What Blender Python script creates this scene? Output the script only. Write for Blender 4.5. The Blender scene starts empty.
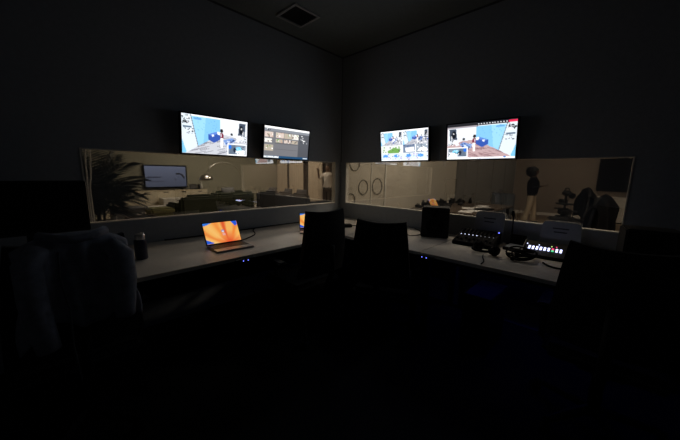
import bpy, bmesh, math, random
import numpy as np
from mathutils import Vector, Matrix, noise as mnoise
R = math.radians
random.seed(7)
SC = bpy.context.scene
COL = SC.collection

# ------------------------------------------------------------------ camera
EYE = 1.335
yaw, pitch, roll, FPX = 0.805422, 0.160696, 0.016342, 286.139
fw = Vector((math.cos(pitch)*math.sin(yaw), math.cos(pitch)*math.cos(yaw), -math.sin(pitch)))
r0 = Vector((math.cos(yaw), -math.sin(yaw), 0)); u0 = r0.cross(fw)
rr = r0*math.cos(roll)+u0*math.sin(roll); uu = u0*math.cos(roll)-r0*math.sin(roll)
cd = bpy.data.cameras.new('camera'); cam = bpy.data.objects.new('camera', cd); COL.objects.link(cam)
M = Matrix((( rr.x, uu.x, -fw.x, -2.88623), (rr.y, uu.y, -fw.y, -2.76931), (rr.z, uu.z, -fw.z, EYE), (0, 0, 0, 1)))
cam.matrix_world = M
cd.sensor_fit = 'HORIZONTAL'; cd.sensor_width = 36; cd.lens = FPX/680*36; cd.clip_start = .02
SC.camera = cam

# ------------------------------------------------------------------ world, exposure
w = bpy.data.worlds.new('night'); SC.world = w; w.use_nodes = True
w.node_tree.nodes['Background'].inputs[0].default_value = (0, 0, 0, 1)
w.node_tree.nodes['Background'].inputs[1].default_value = 0
vs = SC.view_settings; vs.view_transform = 'Standard'; vs.look = 'None'; vs.gamma = 1; vs.use_curve_mapping = False
vs.exposure = 0.0
LOUNGE_W, STUDIO_W = 20.0, 15.0     # watts of each added, unseen ceiling lamp in the two rooms behind the glass
TV_GAIN = 1.35

# ------------------------------------------------------------------ materials
def lin(c):
    return tuple(((v/255)/12.92 if v/255 <= .04045 else ((v/255+.055)/1.055)**2.4) for v in c)
MATS = {}
def mat(name, col, rough=.6, metal=0, var=.12, scale=30, bump=.0, bscale=None, spec=.5, emit=None, estr=0):
    m = bpy.data.materials.new(name); m.use_nodes = True; nt = m.node_tree; b = nt.nodes['Principled BSDF']
    tc = nt.nodes.new('ShaderNodeTexCoord'); n = nt.nodes.new('ShaderNodeTexNoise'); n.inputs['Scale'].default_value = scale
    n.inputs['Detail'].default_value = 4
    nt.links.new(tc.outputs['Object'], n.inputs['Vector'])
    r = nt.nodes.new('ShaderNodeValToRGB')
    c = col
    r.color_ramp.elements[0].position = .3; r.color_ramp.elements[1].position = .7
    r.color_ramp.elements[0].color = (*[max(0, v*(1-var)) for v in c], 1)
    r.color_ramp.elements[1].color = (*[min(1, v*(1+var)) for v in c], 1)
    nt.links.new(n.outputs['Fac'], r.inputs['Fac']); nt.links.new(r.outputs['Color'], b.inputs['Base Color'])
    b.inputs['Roughness'].default_value = rough; b.inputs['Metallic'].default_value = metal
    b.inputs['Specular IOR Level'].default_value = spec
    if bump:
        n2 = nt.nodes.new('ShaderNodeTexNoise'); n2.inputs['Scale'].default_value = bscale or scale*4
        nt.links.new(tc.outputs['Object'], n2.inputs['Vector'])
        bp = nt.nodes.new('ShaderNodeBump'); bp.inputs['Strength'].default_value = bump; bp.inputs['Distance'].default_value = .004
        nt.links.new(n2.outputs['Fac'], bp.inputs['Height']); nt.links.new(bp.outputs['Normal'], b.inputs['Normal'])
    if emit:
        b.inputs['Emission Color'].default_value = (*emit, 1); b.inputs['Emission Strength'].default_value = estr
    MATS[name] = m; return m
def screen_mat(name, gain):
    m = bpy.data.materials.new(name); m.use_nodes = True; nt = m.node_tree; b = nt.nodes['Principled BSDF']
    a = nt.nodes.new('ShaderNodeVertexColor'); a.layer_name = 'picture'
    b.inputs['Base Color'].default_value = (.01, .01, .012, 1); b.inputs['Roughness'].default_value = .25
    nt.links.new(a.outputs['Color'], b.inputs['Emission Color']); b.inputs['Emission Strength'].default_value = gain
    MATS[name] = m; return m
def wood(name, c1, c2, scale=6, rough=.5):
    m = bpy.data.materials.new(name); m.use_nodes = True; nt = m.node_tree; b = nt.nodes['Principled BSDF']
    tc = nt.nodes.new('ShaderNodeTexCoord'); mp = nt.nodes.new('ShaderNodeMapping'); mp.inputs['Scale'].default_value = (1, 9, 9)
    n = nt.nodes.new('ShaderNodeTexNoise'); n.inputs['Scale'].default_value = scale; n.inputs['Detail'].default_value = 6
    r = nt.nodes.new('ShaderNodeValToRGB'); r.color_ramp.elements[0].color = (*c1, 1); r.color_ramp.elements[1].color = (*c2, 1)
    nt.links.new(tc.outputs['Object'], mp.inputs['Vector']); nt.links.new(mp.outputs['Vector'], n.inputs['Vector'])
    nt.links.new(n.outputs['Fac'], r.inputs['Fac']); nt.links.new(r.outputs['Color'], b.inputs['Base Color'])
    b.inputs['Roughness'].default_value = rough; MATS[name] = m; return m

mat('wall_paint', (.365, .395, .43), .85, bump=.15, bscale=220, var=.05)
mat('ceiling_paint', (.19, .215, .215), .9, bump=.2, bscale=150, var=.05)
mat('carpet', (.025, .026, .028), .95, bump=.6, bscale=500)
mat('desk_laminate', (.76, .69, .60), .42, var=.05, scale=60)
mat('black_plastic', (.011, .011, .012), .62, bump=.1, spec=.25)
mat('black_matte', (.006, .006, .007), .9, spec=.15)
mat('black_mesh', (.010, .010, .011), .9, bump=.6, bscale=900)
mat('black_metal', (.02, .02, .022), .4, metal=.7)
mat('steel', (.55, .55, .57), .3, metal=1)
mat('chrome', (.7, .67, .62), .32, metal=1, var=.02)
mat('laptop_alu', (.30, .29, .29), .4, metal=.8, var=.03)
mat('key_black', (.015, .015, .016), .5)
mat('frame_paint', (.82, .79, .72), .5, var=.04)
mat('white_cable', (.85, .83, .80), .5, var=.05)
mat('grey_board', (.42, .45, .48), .6, var=.06)
mat('print_ink', (.06, .065, .075), .7)
mat('denim', (.40, .42, .49), .95, bump=.7, bscale=400, var=.25)
mat('grey_cord', (.12, .13, .14), .8)
mat('navy_tin', (.015, .022, .06), .35, var=.1)
mat('foil', (.7, .7, .72), .3, metal=.9)
mat('vent_white', (.42, .42, .42), .6)
mat('vent_dark', (.03, .03, .03), .9)
mat('shadow_gap', (.10, .10, .105), .9)
mat('beige_wall', (.36, .345, .26), .85, bump=.1, bscale=200, var=.04, scale=2)
mat('studio_wall', (.31, .255, .21), .85, bump=.1, bscale=200, var=.04, scale=2)
mat('side_wall', (.62, .57, .47), .85, bump=.1, bscale=200, var=.04, scale=2)
mat('room_ceiling', (.6, .58, .55), .9)
mat('tile_grey', (.22, .215, .20), .9, var=.08)
wood('floor_wood', (.20, .14, .09), (.34, .25, .17), 3)
wood('pale_wood', (.74, .65, .47), (.86, .77, .58), 4)
wood('dark_wood', (.05, .035, .025), (.10, .07, .05), 4)
mat('sofa_green', (.035, .042, .022), .9, bump=.5, bscale=300, var=.2)
mat('sofa_charcoal', (.03, .031, .035), .9, bump=.5, bscale=300, var=.2)
mat('cushion_grey', (.14, .14, .14), .9, bump=.5, bscale=300)
mat('curtain_cloth', (.60, .50, .37), .9, bump=.2, bscale=400, var=.08)
mat('night_glass', (.012, .008, .007), .2)
mat('leaf', (.013, .020, .010), .6, var=.3)
mat('stem', (.05, .04, .025), .8)
mat('pot', (.04, .04, .045), .5)
mat('white_lacquer', (.74, .70, .62), .35, var=.03)
mat('rug', (.17, .16, .06), .95, bump=.6, bscale=300, var=.3)
mat('brown_box', (.12, .085, .06), .8)
mat('grey_box', (.13, .125, .12), .7)
mat('paper', (.75, .73, .70), .8, var=.03)
mat('skin', (.16, .085, .05), .55)
mat('dark_top', (.008, .006, .007), .9, spec=.1, var=.3, scale=60)
mat('cream_cloth', (.60, .50, .36), .85, var=.08)
mat('white_shirt', (.62, .56, .48), .85, var=.08)
mat('black_cloth', (.005, .005, .006), .95, spec=.1)
mat('black_hair', (.006, .005, .005), .8, bump=1, bscale=120)
mat('red_item', (.30, .05, .03), .5)
mat('ring_black', (.012, .011, .010), .6)
mat('lamp_white', (.9, .88, .84), .5, emit=(1, .86, .68), estr=6)
mat('led_blue', (.1, .1, .8), .4, emit=(.16, .20, 1.0), estr=2.2)
mat('led_strip', (.1, .1, .8), .4, emit=(.06, .07, 1.0), estr=3.0)
mat('led_white', (.8, .8, .9), .4, emit=(.62, .66, 1.0), estr=1.9)
mat('led_dim', (.5, .5, .55), .4, emit=(.6, .62, .75), estr=.22)
mat('led_red', (.8, .1, .2), .4, emit=(1.0, .08, .22), estr=1.0)
mat('led_green', (.1, .8, .4), .4, emit=(.10, .8, .35), estr=.9)
mat('led_lime', (.4, .8, .2), .4, emit=(.55, .8, .25), estr=1.2)
screen_mat('tv_picture', TV_GAIN)
screen_mat('laptop_picture', .95)
screen_mat('slide_picture', .56)
# one-way mirror glass: part of the light passes, part is mirrored
def glass_mat(name, trans, refl):
    m = bpy.data.materials.new(name); m.use_nodes = True; nt = m.node_tree; nt.nodes.clear()
    o = nt.nodes.new('ShaderNodeOutputMaterial'); t = nt.nodes.new('ShaderNodeBsdfTransparent'); t.inputs[0].default_value = (*trans, 1)
    if refl:
        g = nt.nodes.new('ShaderNodeBsdfGlossy'); g.inputs['Roughness'].default_value = 0; g.inputs['Color'].default_value = (refl, refl, refl, 1)
        a = nt.nodes.new('ShaderNodeAddShader'); nt.links.new(t.outputs[0], a.inputs[0]); nt.links.new(g.outputs[0], a.inputs[1])
        nt.links.new(a.outputs[0], o.inputs[0])
    else: nt.links.new(t.outputs[0], o.inputs[0])
    MATS[name] = m; return m
glass_mat('mirror_glass', (.47, .455, .43), .36)
glass_mat('clear_glass', (.97, .97, .97), 0)

# ------------------------------------------------------------------ mesh helpers
class MB:
    def __init__(s): s.v = []; s.f = []; s.mi = []
    def add(s, v, f, mi=0):
        k = len(s.v); s.v += [tuple(x) for x in v]; s.f += [tuple(i+k for i in q) for q in f]; s.mi += [mi]*len(f); return s
    def box(s, c, d, rot=None, mi=0, taper=1):
        hx, hy, hz = d[0]/2, d[1]/2, d[2]/2
        v = [Vector((x*hx*(taper if z > 0 else 1), y*hy*(taper if z > 0 else 1), z*hz)) for z in (-1, 1) for y in (-1, 1) for x in (-1, 1)]
        if rot: v = [rot @ x for x in v]
        v = [x+Vector(c) for x in v]
        return s.add(v, [(0, 2, 3, 1), (4, 5, 7, 6), (0, 1, 5, 4), (2, 6, 7, 3), (0, 4, 6, 2), (1, 3, 7, 5)], mi)
    def tube(s, pts, r, n=8, mi=0):
        pts = [Vector(p) for p in pts]; rs = r if isinstance(r, (list, tuple)) else [r]*len(pts)
        vs_, fs = [], []; prev = None
        for i, p in enumerate(pts):
            d = (pts[min(i+1, len(pts)-1)]-pts[max(i-1, 0)]).normalized()
            if prev is None: a = d.orthogonal().normalized()
            else:
                a = prev-d*prev.dot(d); a = a.normalized() if a.length > 1e-6 else d.orthogonal().normalized()
            prev = a; b = d.cross(a)
            for k in range(n): t = 2*math.pi*k/n; vs_.append(p+(a*math.cos(t)+b*math.sin(t))*rs[i])
        for i in range(len(pts)-1):
            for k in range(n): fs.append((i*n+k, i*n+(k+1) % n, (i+1)*n+(k+1) % n, (i+1)*n+k))
        fs.append(tuple(range(n-1, -1, -1))); fs.append(tuple((len(pts)-1)*n+k for k in range(n)))
        return s.add(vs_, fs, mi)
    def lathe(s, prof, c=(0, 0, 0), n=20, rot=None, mi=0):
        loop = prof[0] == prof[-1]
        vs_, fs = [], []
        for (r, z) in prof:
            for k in range(n):
                t = 2*math.pi*k/n; v = Vector((r*math.cos(t), r*math.sin(t), z))
                if rot: v = rot @ v
                vs_.append(v+Vector(c))
        for i in range(len(prof)-1):
            for k in range(n): fs.append((i*n+k, i*n+(k+1) % n, (i+1)*n+(k+1) % n, (i+1)*n+k))
        if prof[0][0] > 1e-5 and not loop: fs.append(tuple(range(n-1, -1, -1)))
        if prof[-1][0] > 1e-5 and not loop: fs.append(tuple((len(prof)-1)*n+k for k in range(n)))
        return s.add(vs_, fs, mi)
    def ball(s, c, r, n=14, m=8, mi=0, rot=None):
        rx, ry, rz = r if isinstance(r, (tuple, list)) else (r, r, r)
        vs_, fs = [], []
        for i in range(m+1):
            a = math.pi*i/m
            for k in range(n):
                t = 2*math.pi*k/n; v = Vector((rx*math.sin(a)*math.cos(t), ry*math.sin(a)*math.sin(t), -rz*math.cos(a)))
                if rot: v = rot @ v
                vs_.append(v+Vector(c))
        for i in range(m):
            for k in range(n): fs.append((i*n+k, i*n+(k+1) % n, (i+1)*n+(k+1) % n, (i+1)*n+k))
        return s.add(vs_, fs, mi)
    def prism(s, poly, h0, h1, axis='z', mi=0):          # polygon in a plane, pushed along an axis
        n = len(poly)
        def P(a, b, h): return {'z': (a, b, h), 'y': (a, h, b), 'x': (h, a, b)}[axis]
        v = [P(a, b, h0) for a, b in poly]+[P(a, b, h1) for a, b in poly]
        return s.add(v, [tuple(range(n-1, -1, -1)), tuple(range(n, 2*n))]+[(i, (i+1) % n, n+(i+1) % n, n+i) for i in range(n)], mi)
    def grid(s, fn, nu, nv, mi=0):
        v = [fn(i/nu, j/nv) for j in range(nv+1) for i in range(nu+1)]
        f = [(j*(nu+1)+i, j*(nu+1)+i+1, (j+1)*(nu+1)+i+1, (j+1)*(nu+1)+i) for j in range(nv) for i in range(nu)]
        return s.add(v, f, mi)
    def mesh(s, name, mats, bevel=0, smooth=False, seg=2):
        me = bpy.data.meshes.new(name); me.from_pydata(s.v, [], s.f); me.validate()
        for m in (mats if isinstance(mats, (list, tuple)) else [mats]): me.materials.append(MATS[m])
        if len(me.polygons) == len(s.mi): me.polygons.foreach_set('material_index', s.mi)
        bm = bmesh.new(); bm.from_mesh(me); bmesh.ops.remove_doubles(bm, verts=bm.verts, dist=1e-6)
        bmesh.ops.recalc_face_normals(bm, faces=bm.faces)
        if bevel:
            ed = [e for e in bm.edges if len(e.link_faces) == 2 and e.calc_face_angle(0) > .6]
            bmesh.ops.bevel(bm, geom=ed, offset=bevel, segments=seg, affect='EDGES', clamp_overlap=True)
        if smooth:
            for f in bm.faces: f.smooth = True
        bm.to_mesh(me); bm.free(); me.update(); return me

def link(name, me, parent=None, loc=(0, 0, 0), rot=(0, 0, 0)):
    o = bpy.data.objects.new(name, me); COL.objects.link(o); o.location = loc; o.rotation_euler = rot
    if parent: o.parent = parent
    return o
def part(name, mb, m, parent, bevel=0, smooth=False, loc=(0, 0, 0), rot=(0, 0, 0), label=None, kind=None, seg=2):
    o = link(name, mb.mesh(name, m, bevel, smooth, seg), parent, loc, rot)
    if label: o['label'] = label
    if kind: o['kind'] = kind
    return o
def tag(o, label, cat, group=None):
    o['label'] = label; o['category'] = cat
    if group: o['group'] = group
    return o
def thing(name, label, cat, loc=(0, 0, 0), rz=0, group=None):
    o = bpy.data.objects.new(name, None); COL.objects.link(o); o.location = loc; o.rotation_euler = (0, 0, rz)
    o.empty_display_size = .1
    return tag(o, label, cat, group)
def single(name, mb, m, label, cat, loc=(0, 0, 0), rz=0, bevel=0, smooth=False, group=None):
    return tag(part(name, mb, m, None, bevel, smooth, loc, (0, 0, rz)), label, cat, group)
def struct(name, mb, m, bevel=0):
    o = part(name, mb, m, None, bevel); o['kind'] = 'structure'; return o
def RX(a): return Matrix.Rotation(a, 3, 'X')
def RY(a): return Matrix.Rotation(a, 3, 'Y')
def RZ(a): return Matrix.Rotation(a, 3, 'Z')

# ------------------------------------------------------------------ structure: control room
H = 2.818; T = .055; FAR = -4.5
WB, WT = .937, 1.487
WL0, WL1 = -2.675, -.112        # window in the wall y=0 (x range)
WR0, WR1 = -.092, -2.832        # window in the wall x=0 (y range)
b = MB()                        # wall with the first window
b.box(((FAR+T)/2, T/2, WB/2), (T-FAR, T, WB)); b.box(((FAR+T)/2, T/2, (WT+H)/2), (T-FAR, T, H-WT))
b.box(((FAR+WL0)/2, T/2, (WB+WT)/2), (WL0-FAR, T, WT-WB)); b.box(((WL1+T)/2, T/2, (WB+WT)/2), (T-WL1, T, WT-WB))
struct('wall_left', b, 'wall_paint')
b = MB()
b.box((T/2, FAR/2, WB/2), (T, -FAR, WB)); b.box((T/2, FAR/2, (WT+H)/2), (T, -FAR, H-WT))
b.box((T/2, WR0/2, (WB+WT)/2), (T, -WR0, WT-WB)); b.box((T/2, (FAR+WR1)/2, (WB+WT)/2), (T, WR1-FAR, WT-WB))
struct('wall_right', b, 'wall_paint')
struct('wall_back', MB().box((FAR/2, FAR-.06, H/2), (-FAR+.24, .12, H)), 'wall_paint')
struct('wall_far_side', MB().box((FAR-.06, FAR/2, H/2), (.12, -FAR, H)), 'wall_paint')
struct('floor', MB().box((FAR/2, FAR/2, -.05), (-FAR+.0, -FAR, .1)), 'carpet')
struct('ceiling', MB().box((FAR/2, FAR/2, H+.05), (-FAR, -FAR, .1)), 'ceiling_paint')
# thin dark trim under the ceiling and down the corner
struct('trim_1', MB().box((FAR/2, -.006, H-.007), (-FAR, .008, .014)), 'shadow_gap')
struct('trim_2', MB().box((-.006, FAR/2, H-.007), (.008, -FAR, .014)), 'shadow_gap')
struct('trim_3', MB().box((-.004, -.004, (WT+H)/2), (.006, .006, H-WT)), 'shadow_gap')

def window(name, along, a0, a1):
    r = bpy.data.objects.new(name, None); COL.objects.link(r); r['kind'] = 'structure'
    def P(mb, c, d):     # along the wall, through the wall, up
        if along == 'x': mb.box(c, d)
        else: mb.box((c[1], c[0], c[2]), (d[1], d[0], d[2]))
        return mb
    lo, hi = min(a0, a1), max(a0, a1); t = .008; dep = T+.006
    y = T/2-.002
    part('sill', P(MB(), ((lo+hi)/2, y, WB+t/2), (hi-lo, dep, t)), 'frame_paint', r)
    part('frame_head', P(MB(), ((lo+hi)/2, y, WT-t/2), (hi-lo, dep, t)), 'frame_paint', r)
    part('jamb', P(MB(), (lo+t/2, y, (WB+WT)/2), (t, dep, WT-WB-2*t)), 'frame_paint', r)
    part('jamb', P(MB(), (hi-t/2, y, (WB+WT)/2), (t, dep, WT-WB-2*t)), 'frame_paint', r)
    # pane: control-room face carries the mirror film
    g = MB(); P(g, ((lo+hi)/2, .012, (WB+WT)/2), (hi-lo-2*t, .006, WT-WB-2*t))
    o = part('pane', g, ['clear_glass', 'mirror_glass'], r)
    for f in o.data.polygons:
        n = f.normal.y if along == 'x' else f.normal.x
        f.material_index = 1 if n < -.9 else 0
    return r
window('window_1', 'x', WL0, WL1); window('window_2', 'y', WR0, WR1)

# ------------------------------------------------------------------ structure: rooms behind the glass
LX0, LX1, LY1, RH = -3.3, 3.8, 7.2, 2.9
SX1, SY0 = 9.3, -5.5
struct('wall_lounge_end', MB().box(((LX0+LX1)/2, LY1+.06, RH/2), (LX1-LX0+.24, .12, RH)), 'beige_wall')
struct('wall_lounge_west', MB().box((LX0-.06, (T+LY1)/2, RH/2), (.12, LY1-T, RH)), 'beige_wall')
struct('wall_lounge_east', MB().box((LX1+.06, (T+LY1)/2, RH/2), (.12, LY1-T, RH)), 'beige_wall')
struct('floor_lounge', MB().box(((LX0+LX1)/2, (T+LY1)/2, -.05), (LX1-LX0, LY1-T, .1)), 'floor_wood')
struct('ceiling_lounge', MB().box(((LX0+LX1)/2, (T+LY1)/2, RH+.05), (LX1-LX0, LY1-T, .1)), 'room_ceiling')
struct('wall_divider', MB().box(((T+SX1)/2, .06, RH/2), (SX1-T, .12, RH)), 'side_wall')
struct('wall_studio_end', MB().box((SX1+.06, (SY0+T)/2, RH/2), (.12, T-SY0, RH)), 'studio_wall')
struct('wall_studio_south', MB().box(((T+SX1)/2, SY0-.06, RH/2), (SX1-T, .12, RH)), 'studio_wall')
struct('floor_studio', MB().box(((T+SX1)/2, SY0/2, -.05), (SX1-T, -SY0, .1)), 'floor_wood')
struct('ceiling_studio', MB().box(((T+SX1)/2, SY0/2, RH+.05), (SX1-T, -SY0, .1)), 'room_ceiling')
struct('wall_studio_west', MB().box((T/2, (SY0+FAR)/2-.06, RH/2), (T, FAR-SY0-.12, RH)), 'studio_wall')
struct('baseboard_studio', MB().box((SX1-.008, SY0/2, .05), (.016, -SY0, .1)), 'frame_paint')
struct('baseboard_lounge', MB().box(((LX0+LX1)/2, LY1-.008, .05), (LX1-LX0, .016, .1)), 'frame_paint')

def added_ceiling_lamp(x, y, watts, label, group, size=.6):  # unseen fixture, added to light a room behind the glass
    t = thing('ceiling_lamp', label, 'lamp', (x, y, RH), 0, group)
    part('housing', MB().box((0, 0, -.02), (size+.06, size+.06, .036)), 'vent_white', t, .004)
    part('diffuser', MB().box((0, 0, -.042), (size, size, .008)), 'lamp_white', t)
    l = bpy.data.lights.new('lamp_light', 'AREA'); l.shape = 'SQUARE'; l.size = size; l.energy = watts; l.color = (1, .90, .76)
    o = bpy.data.objects.new('lamp_light', l); COL.objects.link(o); o.parent = t; o.location = (0, 0, -.06)
for i, (x, y, k) in enumerate([(.55, 5.3, 1.25), (2.3, 4.6, 1.45), (1.3, 1.7, 1.2), (-1.0, 2.1, .14)]):  # all unseen; the last one is added to brighten the window sill
    added_ceiling_lamp(x, y, LOUNGE_W*k, ['warm square ceiling lamp above the sideboard end of the lounge', 'warm square ceiling lamp above the charcoal sofa', 'warm square ceiling lamp near the lounge corner', 'warm square ceiling lamp between palm and window'][i], 'lounge ceiling lamps')
for i, (x, y, k) in enumerate([(1.3, -.9, 1.5), (5.0, -1.2, .11), (7.6, -1.6, .15), (2.4, -4.7, 2.9)]):  # all unseen; the last one is added to brighten the mirrored south wall
    added_ceiling_lamp(x, y, STUDIO_W*k, ['warm square ceiling lamp above the cluttered studio table', 'warm square ceiling lamp in the middle of the studio', 'warm square ceiling lamp above the standing woman', 'warm square ceiling lamp at the far south side of the studio'][i], 'studio ceiling lamps')

# ------------------------------------------------------------------ pictures for screens (painted cell by cell)
class Pic:
    def __init__(s, w, h, bg): s.w, s.h = w, h; s.a = np.zeros((h+1, w+1, 3)); s.a[:] = bg; s.V, s.U = np.mgrid[0:h+1, 0:w+1]; s.U = s.U/w; s.V = s.V/h
    def put(s, m, c, alpha=1):
        s.a[m] = s.a[m]*(1-alpha)+np.array(c, float)*alpha; return s
    def rect(s, u0, v0, u1, v1, c, al=1): return s.put((s.U >= u0) & (s.U <= u1) & (s.V >= v0) & (s.V <= v1), c, al)
    def ell(s, u, v, ru, rv, c, al=1): return s.put(((s.U-u)/ru)**2+((s.V-v)/rv)**2 <= 1, c, al)
    def poly(s, pts, c, al=1, only=None):
        m = np.zeros(s.U.shape, bool); n = len(pts)
        for i in range(n):
            (x1, y1), (x2, y2) = pts[i], pts[(i+1) % n]
            if y1 == y2: continue
            cr = ((y1 > s.V) != (y2 > s.V)) & (s.U < (x2-x1)*(s.V-y1)/(y2-y1)+x1); m ^= cr
        return s.put(m, c, al)
    def line(s, p, q, wd, c, al=1):
        d = np.array(q)-np.array(p); asp = s.w/s.h
        L2 = (d[0]*asp)**2+d[1]**2; t = np.clip(((s.U-p[0])*d[0]*asp**2+(s.V-p[1])*d[1])/L2, 0, 1)
        m = ((s.U-p[0]-t*d[0])*asp)**2+(s.V-p[1]-t*d[1])**2 <= wd**2; return s.put(m, c, al)
    def paste(s, o, u0, v0, u1, v1, flip=False):
        m = (s.U >= u0) & (s.U <= u1) & (s.V >= v0) & (s.V <= v1)
        uu_ = (s.U[m]-u0)/(u1-u0); vv_ = (s.V[m]-v0)/(v1-v0)
        if flip: uu_ = 1-uu_
        s.a[m] = o.a[np.clip((vv_*o.h).astype(int), 0, o.h), np.clip((uu_*o.w).astype(int), 0, o.w)]; return s
    def speck(s, u0, v0, u1, v1, n, cols, sz, rng):
        for _ in range(n):
            u, v = rng.uniform(u0, u1), rng.uniform(v0, v1); a, b_ = rng.uniform(.4, 1)*sz, rng.uniform(.4, 1)*sz*1.6
            s.rect(u-a, v-b_, u+a, v+b_, cols[rng.randrange(len(cols))])
        return s
def picture_mesh(name, pic, wd, ht, m):      # local: x right, z up, faces -y
    w_, h_ = pic.w, pic.h
    xs, zs = (np.linspace(-wd/2, wd/2, w_+1), np.linspace(ht/2, -ht/2, h_+1))
    v = [(x, 0, z) for z in zs for x in xs]
    f = [(j*(w_+1)+i, (j+1)*(w_+1)+i, (j+1)*(w_+1)+i+1, j*(w_+1)+i+1) for j in range(h_) for i in range(w_)]
    me = bpy.data.meshes.new(name); me.from_pydata(v, [], f)
    at = me.color_attributes.new('picture', 'FLOAT_COLOR', 'POINT')
    c = pic.a.reshape(-1, 3)/255; c = np.where(c <= .04045, c/12.92, ((c+.055)/1.055)**2.4)
    at.data.foreach_set('color', np.hstack([c, np.ones((len(c), 1))]).astype(np.float32).ravel())
    me.materials.append(MATS[m]); me.update(); return me

def room_view(seed, warm=False, w_=128, h_=72, inset=True):
    rng = random.Random(seed)
    fl1, fl2 = ((186, 158, 160), (120, 84, 90)) if warm else ((196, 198, 206), (104, 106, 118))
    p = Pic(w_, h_, fl1)
    for k in range(70):        # boards of the wooden floor
        u, v = rng.uniform(0, 1), rng.uniform(.45, 1.0); L_ = rng.uniform(.06, .16)
        p.line((u, v), (u+L_, v-L_*.5), .009, fl2, .6)
    p.poly([(.13, .0), (.55, .0), (.555, .44), (.22, .80), (.14, .15)], (128, 190, 232))
    p.poly([(.13, .0), (.34, .0), (.30, .70), (.22, .80), (.14, .15)], (158, 212, 242), .7)
    for k in range(26): p.ell(rng.uniform(.2, .52), rng.uniform(.1, .42), .006, .010, (90, 150, 205), .6)
    p.poly([(.55, .0), (1, 0), (1, .62), (.74, .46), (.555, .42)], (226, 230, 236))
    p.rect(.0, .0, 1, .035, (250, 252, 255))
    p.ell(.22, .09, .06, .035, (90, 150, 205), .8)
    p.poly([(0, 0), (.12, 0), (.22, .8), (.05, 1), (0, 1)], (215, 225, 232)); p.line((.125, .0), (.225, .82), .010, (110, 120, 130))
    p.speck(.01, .03, .11, .24, 26, [(20, 24, 30), (60, 62, 70), (230, 230, 235)], .014, rng)
    p.speck(.03, .32, .15, .50, 16, [(70, 76, 86), (160, 165, 175), (240, 240, 240)], .012, rng)
    p.rect(.02, .30, .14, .335, (90, 110, 130)); p.poly([(.0, .62), (.06, .95), (.05, 1), (0, 1)], (120, 190, 225))
    p.poly([(.37, .46), (.50, .37), (.55, .42), (.55, .58), (.46, .68), (.37, .60)], (52, 84, 168))
    p.poly([(.37, .46), (.50, .37), (.53, .41), (.42, .50)], (92, 130, 208)); p.poly([(.50, .36), (.55, .38), (.55, .46), (.51, .45)], (235, 238, 245))
    p.poly([(.42, .47), (.45, .45), (.46, .50), (.43, .52)], (230, 235, 245))
    p.ell(.573, .335, .024, .055, (40, 30, 32)); p.poly([(.55, .40), (.60, .40), (.605, .54), (.55, .54)], (120, 40, 60)); p.rect(.555, .43, .575, .5, (210, 200, 210))
    p.poly([(.555, .54), (.598, .54), (.590, .80), (.56, .80)], (252, 250, 250))
    p.ell(.735, .40, .020, .030, (40, 44, 52)); p.rect(.72, .42, .75, .44, (60, 64, 74))
    p.poly([(.60, .58), (.74, .50), (.80, .56), (.72, .74), (.62, .70)], (120, 150, 205)); p.speck(.60, .54, .78, .72, 22, [(40, 60, 130), (30, 34, 60), (200, 210, 235)], .014, rng)
    p.poly([(.86, .06), (.97, .06), (.955, .44), (.84, .42)], (66, 76, 92)); p.ell(.895, .25, .035, .12, (18, 22, 30)); p.ell(.90, .22, .012, .03, (190, 190, 195))
    p.poly([(.84, .42), (.90, .40), (.86, .62), (.80, .60)], (226, 226, 232)); p.line((.93, .30), (.91, .60), .012, (250, 250, 252)); p.line((.92, .36), (.96, .58), .010, (200, 205, 215))
    p.speck(.90, .44, .99, .60, 10, [(40, 50, 60), (180, 185, 195)], .012, rng)
    if inset:
        p.rect(.665, .66, .995, 1, (248, 250, 252)); p.rect(.685, .69, .98, .97, (122, 134, 150))
        p.poly([(.72, .72), (.80, .70), (.80, .97), (.69, .97)], (96, 110, 128)); p.ell(.71, .76, .025, .06, (40, 110, 215))
        p.ell(.86, .80, .055, .06, (120, 205, 240)); p.ell(.79, .84, .025, .07, (30, 38, 58)); p.poly([(.80, .86), (.97, .82), (.96, .97), (.84, .97)], (236, 240, 246)); p.speck(.80, .74, .97, .95, 14, [(50, 60, 80), (220, 226, 235)], .010, rng)
    return p
pic1 = room_view(1)
base4 = room_view(2, True)
pic4 = Pic(128, 72, (20, 22, 26))
pic4.paste(base4, 0, .07, 1, .95, flip=True)
pic4.rect(0, 0, 1, .075, (36, 36, 40)); pic4.rect(.0, .07, .47, .12, (120, 108, 116), .7); pic4.rect(.46, 0, .9, .085, (24, 26, 34))
for k in range(11): pic4.rect(.475+k*.038, .03, .49+k*.038, .065, (225, 225, 230))
pic4.rect(.89, .015, 1, .07, (222, 48, 84)); pic4.rect(0, .95, 1, 1, (246, 250, 254)); pic4.rect(.85, .935, .875, .985, (70, 120, 190))
pic4.speck(.3, .955, .6, .99, 8, [(150, 160, 180), (90, 120, 190)], .006, random.Random(3))
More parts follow.
